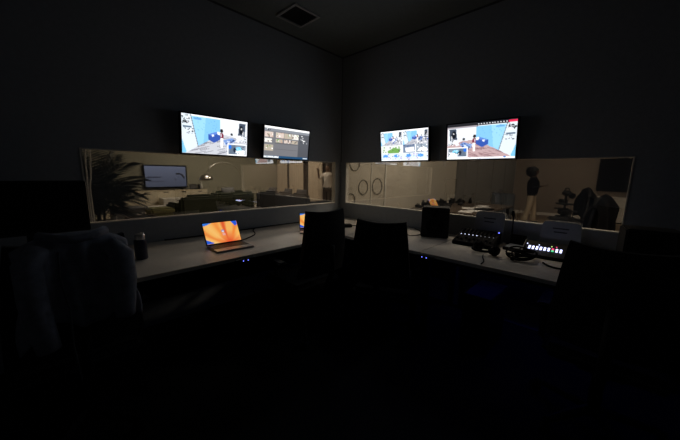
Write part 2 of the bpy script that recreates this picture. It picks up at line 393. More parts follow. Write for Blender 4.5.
# four-up camera view
pic3 = Pic(128, 72, (235, 240, 245))
small = room_view(5, False, 64, 40, False); rng = random.Random(9)
pic3.paste(small, 0, .02, .48, .48); pic3.paste(small, .5, .02, 1, .48)
pic3.speck(.28, .25, .48, .45, 12, [(70, 76, 92), (60, 90, 160), (250, 250, 250)], .016, rng); pic3.speck(.80, .25, .99, .46, 16, [(70, 80, 100), (60, 100, 180), (250, 250, 250)], .018, rng)
pic3.rect(.0, .48, .48, .76, (222, 226, 222)); pic3.poly([(.15, .66), (.30, .56), (.44, .62), (.40, .74), (.16, .75)], (110, 160, 80)); pic3.speck(.04, .54, .46, .74, 16, [(90, 140, 60), (50, 70, 60), (240, 240, 236), (130, 170, 110)], .018, rng)
pic3.rect(.5, .48, .74, .74, (112, 128, 152)); pic3.poly([(.54, .58), (.72, .56), (.73, .72), (.55, .72)], (248, 248, 250)); pic3.speck(.5, .48, .74, .56, 8, [(40, 60, 110), (60, 80, 130)], .015, rng)
pic3.rect(.76, .48, 1, .74, (150, 162, 176)); pic3.poly([(.78, .70), (.88, .54), (.98, .62), (.96, .73)], (244, 246, 248)); pic3.speck(.78, .5, .98, .72, 10, [(70, 86, 110), (240, 240, 244)], .014, rng)
for k in range(4):
    pic3.rect(.25*k, .76, .25*k+.24, .98, (214, 226, 238)); pic3.ell(.25*k+.1, .84, .06, .05, (80, 150, 225)); pic3.speck(.25*k+.01, .78, .25*k+.23, .97, 12, [(40, 60, 110), (110, 170, 230), (250, 250, 252), (170, 130, 190)], .014, rng)
pic3.rect(0, 0, 1, .02, (250, 252, 255)); pic3.rect(0, .98, 1, 1, (250, 252, 255))
# participant grid
pic2 = Pic(128, 72, (112, 112, 116)); rng = random.Random(12)
pic2.rect(0, 0, 1, .06, (248, 248, 246)); pic2.rect(0, .06, 1, .15, (128, 132, 140)); pic2.speck(.03, .08, .12, .14, 5, [(20, 22, 26), (240, 240, 240)], .012, rng)
def thumb(u, v, du, dv):
    pic2.rect(u, v, u+du, v+dv, [(206, 190, 180), (226, 222, 214), (176, 166, 150), (150, 162, 180)][rng.randrange(4)])
    pic2.speck(u+.01, v+.01, u+du-.01, v+dv-.01, 8, [(120, 96, 82), (250, 250, 248), (190, 150, 130), (70, 60, 56), (100, 150, 80)], .014, rng)
for u in (.01, .24, .42, .60): thumb(u, .17, .17, .17)
for u in (.01, .24, .42, .58): thumb(u, .38, .15, .13)
thumb(.01, .57, .18, .2)
pic2.rect(.22, .50, .74, .53, (96, 96, 100)); pic2.rect(.22, .70, .74, .72, (92, 92, 96)); pic2.rect(.75, .15, 1, .93, (78, 80, 86)); pic2.speck(.78, .18, .97, .45, 14, [(150, 150, 156), (235, 235, 235), (60, 62, 70)], .016, rng)
pic2.rect(0, .93, 1, 1, (30, 70, 104)); pic2.rect(.0, .935, .32, .99, (225, 230, 232)); pic2.speck(.02, .94, .3, .98, 12, [(60, 80, 110), (255, 255, 255)], .008, rng); pic2.rect(.88, .945, .99, .985, (215, 225, 232))

def wall_tv(label, pic, loc, rz):
    t = thing('wall_monitor', label, 'monitor', loc, rz, 'monitors above the one-way windows')
    W_, H_ = .592, .322; bz = .012
    part('casing', MB().box((0, .018, 0), (W_+2*bz, .030, H_+2*bz)), 'black_plastic', t, .004)
    part('back_cover', MB().box((0, .042, -.02), (W_*.7, .02, H_*.66)), 'black_plastic', t, .006)
    b_ = MB()
    for s_ in (-1, 1):
        b_.box((s_*(W_/2+bz/2), .0, 0), (bz, .010, H_+2*bz)); b_.box((0, .0, s_*(H_/2+bz/2)), (W_, .010, bz))
    part('bezel', b_, 'black_plastic', t)
    part('wall_bracket', MB().box((0, .062, -.03), (.2, .022, .12)), 'black_metal', t)
    link('screen', picture_mesh('screen', pic, W_, H_, 'tv_picture'), t, (0, .002, 0))
    t.rotation_euler = (R(7), 0, rz)
    return t
zt = 1.650
wall_tv('wall monitor showing a blue-walled room with grey floor and small inset', pic1, (-1.732, -.092, zt), 0)
wall_tv('wall monitor showing a grey window with rows of small pictures', pic2, (-.952, -.092, zt), 0)
wall_tv('wall monitor tiled with many small camera views', pic3, (-.092, -1.025, zt), R(-90))
wall_tv('wall monitor showing a blue-walled room with pinkish floor and red button', pic4, (-.092, -1.816, zt), R(-90))

# ceiling vent
t = thing('ceiling_vent', 'square metal ceiling vent with dark slats near the corner', 'vent', (-1.02, -.38, H))
b = MB()
for s in (-1, 1): b.box((s*.14, 0, -.008), (.022, .302, .016)); b.box((0, s*.14, -.008), (.258, .022, .016))
part('vent_frame', b, 'vent_white', t)
part('duct', MB().box((0, 0, -.002), (.258, .258, .004)), 'vent_dark', t)
for k in range(9): part('slat', MB().box((0, -.112+.028*k, -.009), (.256, .016, .002), RX(R(35))), 'vent_dark', t)

# ------------------------------------------------------------------ desks
def desk(label, x0, x1, y0, y1, open_side):
    t = thing('desk', label, 'desk', ((x0+x1)/2, (y0+y1)/2, 0), 0, 'desks along the windows')
    a, c = abs(x1-x0)/2-.0015, abs(y1-y0)/2-.0015
    part('desk_top', MB().box((0, 0, .727), (2*a, 2*c, .026)), 'desk_laminate', t, .002)
    for sx in (-1, 1):
        for sy in (-1, 1): part('leg', MB().box((sx*(a-.05), sy*(c-.05), .342), (.04, .04, .684)), 'black_metal', t, .003)
    rl = MB()
    for sy in (-1, 1): rl.box((0, sy*(c-.05), .699), (2*a-.06, .03, .029))
    for sx in (-1, 1): rl.box((sx*(a-.05), 0, .699), (.03, 2*c-.14, .029))
    part('rail', rl, 'black_metal', t)
    if open_side == 'y': part('modesty_panel', MB().box((0, c-.1, .47), (2*a-.16, .016, .40)), 'black_plastic', t)
    else: part('modesty_panel', MB().box((a-.1, 0, .47), (.016, 2*c-.16, .40)), 'black_plastic', t)
    return t
DF = -.905; DX = -.89
desk('long pale laminate desk with the orange-screen laptop on it', -3.08, 0, DF, -.004, 'y')
desk('short pale laminate desk with the box speaker by the window corner', DX, -.004, -1.715, DF, 'x')
td = desk('pale laminate desk carrying the mixer and lit video switcher', DX, -.004, -3.7, -1.715, 'x')
part('light_tape', MB().box((.14, .30, .706), (.012, 1.20, .006)), 'led_strip', td, label='blue light tape under the desk')  # hidden emitter, added to spread a soft blue glow below the desk

def led_socket(label, loc, rz):
    t = thing('power_socket', label, 'socket', loc, rz, 'socket strips under the desk fronts')
    part('housing', MB().box((0, .014, 0), (.14, .028, .022)), 'black_plastic', t, .003)
    for s in (-1, 1): part('indicator_light', MB().ball((s*.018, -.001, 0), .0038, 8, 6), 'led_blue', t, smooth=True)
led_socket('black socket strip with two blue lights below the laptop desk', (-1.935, DF-.03, .716), 0)
led_socket('black socket strip with two blue lights below the short desk', (DX-.03, -1.775, .716), R(-90))

# ------------------------------------------------------------------ laptops
def laptop_pic(seed):
    p = Pic(72, 46, (247, 165, 66))
    U, V = p.U, p.V
    d = np.hypot((U-.66)*1.5, V-1.08); ang = np.arctan2(1.08-V, (U-.66)*1.5)
    a_ = ang[..., None]; d_ = d[..., None]
    glow = np.clip((d_-.05)/.62, 0, 1)**.8
    p.a = np.array([228, 66, 34])*(1-glow)+np.array([250, 184, 96])*glow
    for a0, wd, bend, c in ((.75, .16, .3, (253, 190, 96)), (1.12, .12, .1, (246, 130, 52)), (1.75, .12, -.25, (222, 70, 36)), (2.08, .13, -.35, (245, 140, 60)), (2.42, .12, -.45, (252, 196, 112)), (2.72, .10, -.5, (238, 130, 58)), (2.98, .09, -.5, (253, 206, 130))):
        c_ = a0+bend*(d-.6)*.5; k = np.clip(1.25-np.abs(ang-c_)/wd, 0, 1)[..., None]*np.clip(d_*2.2-.2, 0, 1)
        p.a = p.a*(1-.8*k)+np.array(c)*.8*k
    p.poly([(.0, 0), (.24, 0), (.10, .10), (0, .12)], (50, 120, 225)); p.poly([(.82, 0), (1, 0), (1, .20), (.92, .25)], (38, 92, 220)); p.poly([(0, .78), (.20, .96), (.18, 1), (0, 1)], (34, 92, 214))
    p.ell(.52, .44, .045, .07, (80, 110, 190)); p.ell(.52, .46, .03, .045, (235, 225, 230)); p.rect(.49, .56, .57, .66, (240, 170, 160))
    return p
def laptop(label, loc, rz, open_deg=105):
    t = thing('laptop', label, 'laptop', loc, rz, 'laptops on the desk')      # local: user at -y, hinge at +y
    W_, D_, L_ = .296, .212, .198
    part('base', MB().box((0, 0, .0075), (W_, D_, .013)), 'laptop_alu', t, .004)
    k = MB()
    for r_ in range(6):
        for c_ in range(14): k.box((-.131+c_*.0202, .078-r_*.0185, .0148), (.0168, .0150, .0015))
    kb = part('keyboard', MB().box((0, .032, .0142), (.286, .116, .0006)), 'black_matte', t)
    ks = part('keys', k, 'key_black', kb); ks['kind'] = 'stuff'
    part('trackpad', MB().box((0, -.065, .0143), (.12, .07, .0006)), 'laptop_alu', t)
    a = R(open_deg-90)
    q = thing_lid = link('lid', MB().box((0, .003, L_/2), (W_, .006, L_)).mesh('lid', 'laptop_alu', .002), t, (0, D_/2, .014), (-a, 0, 0))
    link('screen_border', MB().box((0, -.0005, L_/2), (W_-.004, .001, L_-.004)).mesh('screen_border', 'black_plastic'), q, (0, 0, 0))
    link('display', picture_mesh('display', laptop_pic(1), W_-.016, L_-.020, 'laptop_picture'), q, (0, -.0018, L_/2+.001))
    return t
laptop('open silver laptop with glowing orange wallpaper on the long desk', (-1.892, -.615, .74), R(-2), 120)
laptop('open laptop with orange wallpaper, half hidden behind a chair', (-.985, -.575, .74), R(-37), 131)

# ------------------------------------------------------------------ office chairs
def office_chair(label, loc, rz, lift=0, group='black office chairs at the desks', arms=True):
    t = thing('office_chair', label, 'chair', loc, rz, group)       # sitter faces +y
    sz = .46+lift
    def back(u, v):                     # outer shell, slightly wrapped and dished at the top
        x = (u-.5)*2; z = sz+.10+v*.49+.014*x*x*v
        wv = .228-.020*v-.028*v*v
        return x*wv, -.235-.045*v+.035*x*x-.02*math.sin(v*math.pi), z
    b_ = MB(); n = 10
    vs_ = []
    for off in (0, -.030):
        for j in range(n+1):
            for i in range(n+1): x, y, z = back(i/n, j/n); vs_.append((x, y+off, z))
    K = (n+1)**2; fs = []
    I = lambda i, j, k: k*K+j*(n+1)+i
    for j in range(n):
        for i in range(n): fs += [(I(i, j, 0), I(i+1, j, 0), I(i+1, j+1, 0), I(i, j+1, 0)), (I(i, j, 1), I(i, j+1, 1), I(i+1, j+1, 1), I(i+1, j, 1))]
    for i in range(n):
        fs += [(I(i, 0, 0), I(i, 0, 1), I(i+1, 0, 1), I(i+1, 0, 0)), (I(i, n, 0), I(i+1, n, 0), I(i+1, n, 1), I(i, n, 1)), (I(0, i, 0), I(0, i+1, 0), I(0, i+1, 1), I(0, i, 1)), (I(n, i, 0), I(n, i, 1), I(n, i+1, 1), I(n, i+1, 0))]
    b_.add(vs_, fs)
    part('backrest', b_, 'black_mesh', t, smooth=False)
    part('back_support', MB().tube([(0, -.10, sz-.06), (0, -.26, sz-.03), (0, -.335, sz+.12), (0, -.335, sz+.34)], .022), 'black_plastic', t, smooth=True)
    b_ = MB().box((0, .02, sz), (.48, .46, .075)); part('seat', b_, 'black_mesh', t, .03, seg=3)
    part('column', MB().tube([(0, 0, .09), (0, 0, .30), (0, 0, sz-.04)], [.03, .026, .02], 12), 'black_metal', t)
    part('tilt_mechanism', MB().box((0, -.02, sz-.055), (.18, .24, .04)), 'black_metal', t, .005)
    if arms:
        for s in (-1, 1):
            a_ = part('armrest', MB().box((s*.265, .02, sz+.195), (.07, .24, .026)), 'black_plastic', t, .01)
            part('armrest_post', MB().tube([(s*.21, .0, sz-.05), (s*.268, .0, sz-.03), (s*.268, .0, sz+.185)], .016), 'black_plastic', a_)
    for k in range(5):
        q = 2*math.pi*k/5+.3; c_, s_ = math.cos(q), math.sin(q)
        l_ = part('base_leg', MB().tube([(0, 0, .10), (.15*c_, .15*s_, .088), (.29*c_, .29*s_, .07)], [.028, .022, .016]), 'black_plastic', t)
        part('caster', MB().lathe([(.001, -.022), (.028, -.020), (.030, 0), (.028, .020), (.001, .022)], (.29*c_, .29*s_, .0305), 12, RZ(q+.8) @ RX(R(90))), 'black_plastic', l_)
    return t
office_chair('black office chair pulled up beside the half-hidden laptop', (-1.43, -.955, 0), 0, .005)
office_chair('black office chair at the short desk in front of the box speaker', (-.955, -1.465, 0), R(-68), -.06)
office_chair('black office chair in front of the lit video switcher', (-.93, -2.82, 0), R(-90), -.02)
office_chair('black office chair with a dark blue jacket over its back', (-2.845, -.92, 0), R(3), -.01)

# jacket over the chair back
def jacket():
    t = thing('jacket', 'dark blue denim jacket hung over an office chair back', 'jacket', (-2.82, -1.205, 0), R(3))
    def fn(u, v):
        x = (u-.5)*2; s = (v-.5)*2                       # s: -1 back hem .. 0 top .. 1 front hem
        top = 1.085-.055*abs(x)**2.6
        drop = abs(s)**1.15*(.36+.03*math.sin(5*x+1))
        side = (1 if s > 0 else -1)
        y = side*min(1, abs(s)*5)**.6*(.062)
        f = .016*math.sin(9*x+3*s)+.010*math.sin(17*x-5*s+1)+.008*mnoise.noise((x*3, s*3, 1))
        y += side*f*min(1, abs(s)*2)-.03*s*s*(1 if s < 0 else 0)
        wx = .165+.02*abs(s)+.012*math.sin(7*s+2)
        return x*wx, -y-.0, top-drop
    b_ = MB().grid(fn, 36, 40)
    o = part('body', b_, 'denim', t, smooth=True); m = o.modifiers.new('thickness', 'SOLIDIFY'); m.thickness = .008
    # shoulder and hanging sleeve
    sl = [(.10, -.05, 1.035), (.138, -.07, .98), (.138, -.082, .87), (.130, -.085, .77), (.128, -.085, .71)]
    part('sleeve', MB().tube(sl, [.03, .045, .044, .04, .036], 12), 'denim', t, smooth=True)
    sl = [(-.10, -.05, 1.045), (-.135, -.075, .99), (-.135, -.085, .86), (-.125, -.09, .74), (-.115, -.09, .66)]
    part('sleeve', MB().tube(sl, [.03, .045, .044, .04, .036], 12), 'denim', t, smooth=True)
    part('collar', MB().tube([(-.10, -.03, 1.085), (-.05, -.065, 1.075), (0, -.078, 1.068), (.05, -.065, 1.075), (.10, -.03, 1.085)], .018, 8), 'denim', t, smooth=True)
    part('drawstring', MB().tube([(-.055, -.098, 1.03), (-.06, -.105, .93), (-.045, -.11, .80), (-.05, -.115, .66), (-.04, -.11, .50)], .0035, 6), 'grey_cord', t, smooth=True)
jacket()

# ------------------------------------------------------------------ things on the desks
t = thing('computer_monitor', 'switched-off black monitor standing on the far desk end', 'monitor', (-2.945, -.30, .74), R(0))
part('panel', MB().box((0, 0, .365), (.51, .030, .32)), 'black_plastic', t, .004)
part('display', MB().box((0, -.0155, .368), (.486, .002, .29)), 'black_matte', t)
part('neck', MB().box((0, .03, .13), (.07, .03, .25)), 'black_plastic', t, .004)
part('foot', MB().box((0, .02, .008), (.20, .16, .016)), 'black_plastic', t, .004)

t = thing('drink_tin', 'dark blue tin with a silver lid beside the jacket', 'tin', (-2.462, -.49, .74))
part('body', MB().lathe([(.001, 0), (.035, 0), (.037, .006), (.037, .125), (.034, .134), (.001, .134)], n=24), 'navy_tin', t, smooth=False)
part('lid', MB().lathe([(.028, .134), (.030, .150), (.030, .166), (.024, .172), (.001, .172)], n=20), 'foil', t)
part('ring_pull', MB().tube([(.008*math.cos(a)+.016, .012*math.sin(a), .176) for a in [i*.7 for i in range(10)]], .002, 5), 'foil', t)

def speaker(label, loc, rz):
    t = thing('box_speaker', label, 'speaker', loc, rz, 'box speakers on the desk')   # faces -y
    part('cabinet', MB().box((0, 0, .145), (.25, .22, .29)), 'black_plastic', t, .008)
    w_ = part('woofer', MB().lathe([(.078, 0), (.082, .006), (.072, .010), (.066, .004), (.030, -.010), (.001, -.004)], (0, -.111, .105), 24, RX(R(90))), 'black_matte', t)
    part('dust_cap', MB().ball((0, -.108, .105), (.026, .010, .026), 12, 6), 'black_plastic', w_, smooth=True)
    part('tweeter', MB().lathe([(.036, 0), (.038, .005), (.026, .007), (.018, -.001), (.001, .006)], (0, -.111, .232), 20, RX(R(90))), 'black_matte', t)
    part('volume_knob', MB().lathe([(.008, 0), (.008, .010), (.001, .011)], (.085, -.110, .03), 12, RX(R(90))), 'black_metal', t)
    for sx in (-1, 1):
        for sy in (-1, 1): part('rubber_foot', MB().box((sx*.09, sy*.085, .002), (.02, .02, .006)), 'black_matte', t)
speaker('black box speaker next to the mixer, mirrored laptop glow above it', (-.215, -1.515, .741), R(-68))
speaker('black box speaker at the dark end of the switcher desk', (-.31, -2.95, .741), R(-82))

# docking box and cables
t = thing('docking_station', 'flat black box with a cable in the desk corner', 'box', (-.56, -.60, .74), R(-32))
part('body', MB().box((0, 0, .016), (.17, .085, .032)), 'black_plastic', t, .004)
part('cable', MB().tube([(.085, .0, .016), (.16, .03, .006), (.25, .02, .006), (.34, .10, .006), (.42, .12, .006)], .005, 6), 'black_matte', t, smooth=True)
part('port', MB().box((-.03, -.0425, .016), (.02, .003, .008)), 'steel', t)
def cable(name, pts, r, m, label, cat='cable', group=None):
    P = [Vector(p) for p in pts]; out = []
    for i in range(len(P)-1):
        p0, p1, p2, p3 = P[max(i-1, 0)], P[i], P[i+1], P[min(i+2, len(P)-1)]
        for k in range(6):
            s = k/6; out.append(.5*((2*p1)+(p2-p0)*s+(2*p0-5*p1+4*p2-p3)*s*s+(3*p1-p0-3*p2+p3)*s**3))
    out.append(P[-1])
    return single(name, MB().tube(out, r, 6), m, label, cat, smooth=True, group=group)
cable('power_cable', [(-1.74, -.47, .745), (-1.62, -.40, .745), (-1.50, -.30, .745), (-1.42, -.12, .745), (-1.36, -.05, .745)], .005, 'black_matte', 'thin black power cable behind the open orange-screen laptop')
cable('wall_cable', [(-2.20, -.02, .746), (-1.8, -.05, .746), (-1.2, -.03, .746), (-.7, -.05, .746), (-.25, -.04, .746)], .006, 'black_matte', 'long black cable lying along the wall behind the laptops')
cable('speaker_cable', [(-.36, -1.28, .745), (-.42, -1.36, .745), (-.30, -1.40, .745), (-.12, -1.30, .745), (-.05, -1.20, .745)], .004, 'black_matte', 'short black cable on the short desk before the speaker')
cable('headphone_cable', [(-.62, -2.10, .745), (-.68, -2.115, .745), (-.74, -2.14, .745), (-.80, -2.16, .745), (-.865, -2.165, .745)], .004, 'black_matte', 'thin black headphone cable at the desk front edge')
cable('device_cable', [(-.52, -2.46, .747), (-.58, -2.50, .747), (-.60, -2.56, .747), (-.55, -2.65, .747), (-.40, -2.70, .747)], .006, 'black_matte', 'thick black cable lying in front of the lit video switcher')
for i, (dx, lab) in enumerate([(0, 'white cord hanging straight along the window edge'), (.026, 'white cord hanging in the middle of three by the window'), (.052, 'white cord hanging nearest the palm beside the window')]):
    cable('hanging_cord', [(-2.672+dx*1.1, T+.030, 2.2), (-2.668+dx*1.1, T+.032, 1.50), (-2.668+dx, T+.03, 1.38), (-2.664+dx*.8, T+.034, 1.28), (-2.660+dx*.5, T+.03, 1.20), (-2.660+dx*.5, T+.03, 1.05), (-2.658+dx*.5, T+.03, .62)], .0050, 'white_cable', lab, 'cord', 'white cords by the window')

# audio mixer
t = thing('audio_mixer', 'black audio mixer with rows of small lit buttons and faders', 'mixer', (-.255, -1.925, .74), R(-87))   # front = -y
tilt = RX(R(13)); MW, MD = .325, .30
def mx(x, y, z): return tilt @ Vector((x, y, z))+Vector((0, 0, .055))
b = MB(); b.prism([(-MD/2, 0), (MD/2, 0), (MD/2, .105), (-MD/2, .030)], -MW/2, MW/2, 'x'); part('body', b, 'black_matte', t, .004)
def top_at(x, y, h=0): return (x, y, .030+(y+MD/2)/MD*.075+h)
sl = RX(math.atan2(.075, MD))
for k in range(9):
    x = -.135+k*.0335
    f = part('fader_slot', MB().box(top_at(x, -.072, .001), (.003, .10, .002), sl), 'vent_dark', t)
    part('fader_cap', MB().box(top_at(x, -.10+.05*random.random(), .007), (.013, .020, .012), sl), 'black_matte', f)
    part('lit_button', MB().box(top_at(x, .005, .003), (.007, .006, .003), sl), 'led_white' if k < 5 else 'led_dim', t, loc=(0, 0, 0))
    for j in range(4): part('knob', MB().lathe([(.006, 0), (.005, .012), (.001, .012)], top_at(x, .030+j*.027), 8, sl), 'black_matte', t)
part('side_light', MB().box(top_at(.148, .12, .003), (.010, .010, .006), sl), 'led_blue', t)

# video switcher with lit buttons
t = thing('video_switcher', 'video switcher with two rows of glowing white buttons', 'switcher', (-.265, -2.435, .74), R(-87))
MW, MD = .29, .24
b = MB(); b.prism([(-MD/2, 0), (MD/2, 0), (MD/2, .085), (-MD/2, .022)], -MW/2, MW/2, 'x'); part('body', b, 'black_plastic', t, .004)
sl = RX(math.atan2(.063, MD))
def top_at(x, y, h=0): return (x, y, .022+(y+MD/2)/MD*.063+h)
for r_ in range(2):
    for k in range(9):
        m = 'led_white'
        if k == 6 and r_ == 1: m = 'led_red'
        if k == 6 and r_ == 0: m = 'led_green'
        part('button', MB().box(top_at(-.106+k*.0245, -.028+r_*.030, .004), (.0145, .017, .008), sl), m, t, .002)
for x, m in ((-.128, 'led_white'), (-.05, 'led_white'), (.03, 'led_lime'), (.06, 'led_red')): part('status_light', MB().box(top_at(x, .045, .003), (.007, .007, .005), sl), m, t)
part('fader_bar', MB().box(top_at(.128, -.01, .012), (.012, .05, .02), sl), 'black_plastic', t)
part('side_rail', MB().box(top_at(-.147, 0, .002), (.006, .22, .012), sl), 'steel', t)

# grey notice boards standing against the wall
def notice(label, loc, wd, ht, lean):
    t = thing('notice_board', label, 'notice', loc, R(-90), 'grey notices leaning under the window')
    rot = (-lean, 0, 0); r_ = .03; poly = []
    for cx, cz, a0 in ((wd/2-r_, ht-r_, 0), (-wd/2+r_, ht-r_, 90)):
        for k in range(6): a = R(a0+18*k); poly.append((cx+r_*math.cos(a), cz+r_*math.sin(a)))
    poly += [(-wd/2-.012, 0), (wd/2+.012, 0)]
    p_ = link('board', MB().prism(poly, 0, .006, 'y').mesh('board', 'grey_board'), t, (0, 0, 0), rot)
    for z_, l_ in ((.78, .42), (.66, .34)):
        link('printed_line', MB().box((-.0, -.0006, ht*z_), (wd*l_, .0010, .010)).mesh('printed_line', 'print_ink'), p_)
notice('grey notice board with two printed lines behind the mixer', (-.085, -1.955, .741), .245, .272, R(12))
notice('grey notice board with printed lines behind the lit switcher', (-.085, -2.485, .741), .25, .245, R(12))

# headphones
def headphones(label, loc, rz):
    t = thing('headphones', label, 'headphones', loc, rz)
    part('headband', MB().tube([(.085*math.cos(a), .10*math.sin(a)*1.05, .035) for a in [math.pi*k/12 for k in range(13)]], .009, 8), 'black_matte', t, smooth=True)
    for s in (-1, 1):
        e = part('ear_cup', MB().lathe([(.001, -.02), (.036, -.018), (.040, 0), (.034, .018), (.001, .02)], (s*.085, 0, .041), 16, RY(R(80))), 'black_matte', t, smooth=True)
        part('ear_cushion', MB().lathe([(.018, -.008), (.034, -.010), (.038, 0), (.034, .010), (.018, .008), (.018, -.008)], (s*.064, 0, .041), 16, RY(R(80))), 'black_matte', e, smooth=True)
headphones('black headphones lying on the desk front beside the mixer', (-.53, -2.09, .74), R(60))
t = thing('cable_coil', 'bundle of coiled black cable in front of the open case', 'cable', (-.50, -2.325, .7475))
for k in range(5):
    rg_ = random.Random(k); q = .075+.012*rg_.random(); ph = rg_.uniform(0, 6)
    part('loop', MB().tube([(q*math.cos(a)*(1.1 if k % 2 else .9)+.01*math.sin(k*2), q*math.sin(a)+.012*math.cos(k*3), .008+.012*k+.008*math.sin(a*2+ph)) for a in [2*math.pi*i/28 for i in range(29)]], .0065, 6), 'black_matte', t, smooth=True)
part('cable_tie', MB().tube([(.085, 0, .004), (.095, 0, .03), (.085, 0, .068), (.07, 0, .03), (.085, 0, .004)], .004, 6), 'black_matte', t)
part('plug', MB().box((-.11, .03, .012), (.05, .024, .022)), 'black_matte', t, .004)
# small tray device and mic stand between mixer and switcher
t = thing('dark_case', 'shallow black open case between mixer and switcher', 'case', (-.20, -2.21, .74), R(-92))
part('tray', MB().box((0, 0, .012), (.12, .20, .024)), 'black_plastic', t, .003)
part('raised_back', MB().box((0, .095, .06), (.12, .010, .09)), 'black_plastic', t, .003)
part('inner_pad', MB().box((0, -.01, .025), (.10, .15, .003)), 'grey_board', t)
t = thing('gooseneck_microphone', 'thin black gooseneck microphone standing behind the open case', 'microphone', (-.052, -2.15, .74))
part('foot', MB().lathe([(.001, 0), (.035, 0), (.035, .012), (.012, .02), (.001, .02)], n=18), 'black_metal', t)
part('neck', MB().tube([(0, 0, .018), (0, 0, .12), (-.005, 0, .2), (-.02, .0, .25)], .006, 8), 'black_metal', t, smooth=True)
part('head', MB().tube([(-.02, 0, .25), (-.03, 0, .27), (-.045, 0, .30)], [.010, .013, .010], 10), 'black_matte', t, smooth=True)
# small box with green light at the far end
t = thing('network_box', 'small black box with a green light at the desk end', 'box', (-.40, -3.22, .741), R(-90))
part('body', MB().box((0, 0, .09), (.22, .16, .18)), 'black_plastic', t, .005)
part('status_light', MB().ball((.090, -.082, .155), .005, 8, 6), 'led_lime', t)
part('status_light', MB().ball((.074, -.082, .143), .004, 8, 6), 'led_white', t)
# tower under the desk
t = thing('computer_tower', 'black computer tower on the floor under the switcher desk', 'computer', (-.52, -2.12, 0), R(-90))
part('case', MB().box((0, 0, .23), (.20, .42, .44)), 'black_plastic', t, .005)
part('rear_panel', MB().box((0, .212, .24), (.17, .004, .36)), 'black_metal', t)
part('front_grille', MB().box((0, -.211, .24), (.16, .004, .34)), 'black_matte', t)
for sx in (-1, 1): part('foot', MB().box((sx*.08, 0, .005), (.02, .36, .010)), 'black_matte', t)

# ================================================================== lounge behind the first window
# sideboard with doors
t = thing('sideboard', 'long pale wood sideboard under the lounge television', 'sideboard', (-.62, 6.92, 0))
SW, SD, SH = 2.82, .44, .78
part('carcass', MB().box((0, 0, SH/2+.03), (SW, SD, SH-.06)), 'pale_wood', t, .004)
part('top_board', MB().box((0, -.005, SH-.010), (SW+.02, SD+.02, .02)), 'pale_wood', t, .003)
part('plinth', MB().box((0, .03, .03), (SW-.1, SD-.1, .06)), 'dark_wood', t)
for k in range(6):
    d_ = part('door', MB().box((-SW/2+SW/6*(k+.5), -SD/2-.011, SH/2+.015), (SW/6-.008, .018, SH-.10)), 'pale_wood', t, .003)
    part('handle', MB().box((-SW/2+SW/6*(k+.5), -SD/2-.026, SH-.062), (.13, .012, .016)), 'black_metal', d_)
# television with slide
p = Pic(96, 54, (128, 138, 168)); U, V = p.U, p.V
p.a *= (1.10-.28*V)[..., None]
for v_, u1, c in ((.52, .40, (58, 62, 84)), (.545, .36, (58, 62, 84)), (.72, .50, (92, 98, 122)), (.75, .44, (92, 98, 122))): p.rect(.06, v_-.014, u1, v_+.014, c, .95)
an = np.arctan2(.62-V, (U-.80)*1.78); dd = np.hypot((U-.80)*1.78, V-.62)
p.put((dd > .23) & (dd < .30) & (an > .05) & (an < 2.0), (18, 20, 28)); p.ell(.72, .64, .022, .04, (70, 74, 96)); p.rect(.79, .50, .80, .54, (30, 30, 40))
t = thing('television', 'flat television showing a pale blue slide above the sideboard', 'television', (-.225, 7.13, 1.163))
part('casing', MB().box((0, .018, 0), (1.17, .034, .68)), 'black_matte', t, .005)
part('wall_bracket', MB().box((0, .052, 0), (.4, .034, .3)), 'black_metal', t)
link('screen', picture_mesh('screen', p, 1.10, .61, 'slide_picture'), t, (0, -.0005, 0))
# things on the sideboard
t = thing('picture_frame', 'small black picture frame standing on the sideboard', 'picture frame', (.445, 6.90, .781))
b = MB()
for s in (-1, 1): b.box((s*.092, 0, .075), (.02, .018, .15)); b.box((0, 0, .075+s*.066), (.164, .018, .018))
part('frame', b, 'black_plastic', t); part('picture', MB().box((0, .003, .075), (.164, .006, .114)), 'grey_box', t); part('strut', MB().box((0, .035, .05), (.03, .006, .10), RX(R(-25))), 'black_plastic', t)
single('dark_canister', MB().lathe([(.001, 0), (.04, 0), (.043, .02), (.043, .10), (.036, .125), (.036, .145), (.001, .15)], n=18), 'black_plastic', 'short dark canister between picture frame and white bottle', 'canister', (.615, 6.90, .781))
t = thing('white_bottle', 'slim white bottle at the end of the sideboard', 'bottle', (.69, 6.88, .781))
part('body', MB().lathe([(.001, 0), (.036, 0), (.038, .02), (.036, .12), (.014, .17), (.012, .21), (.001, .212)], n=18), 'white_lacquer', t, smooth=True)
part('cap', MB().lathe([(.014, .205), (.014, .235), (.001, .237)], n=14), 'white_lacquer', t)
single('remote_tray', MB().lathe([(.001, 0), (.10, 0), (.13, .03), (.124, .03), (.096, .006), (.001, .006)], n=20), 'black_plastic', 'shallow dark bowl on the sideboard behind the palm', 'bowl', (-1.15, 6.85, .781))
# white drawer unit in front of the sideboard
t = thing('drawer_unit', 'small white drawer unit in front of the sideboard', 'drawer unit', (-.33, 6.42, 0))
part('carcass', MB().box((0, 0, .30), (.54, .40, .54)), 'white_lacquer', t, .004)
for k in range(2):
    d_ = part('drawer', MB().box((0, -.208, .17+k*.26), (.52, .016, .25)), 'white_lacquer', t, .003); part('handle', MB().box((.14, -.221, .25+k*.26), (.12, .012, .014)), 'black_metal', d_)
for sx in (-1, 1):
    for sy in (-1, 1): part('foot', MB().box((sx*.23, sy*.16, .015), (.04, .04, .03)), 'black_metal', t)
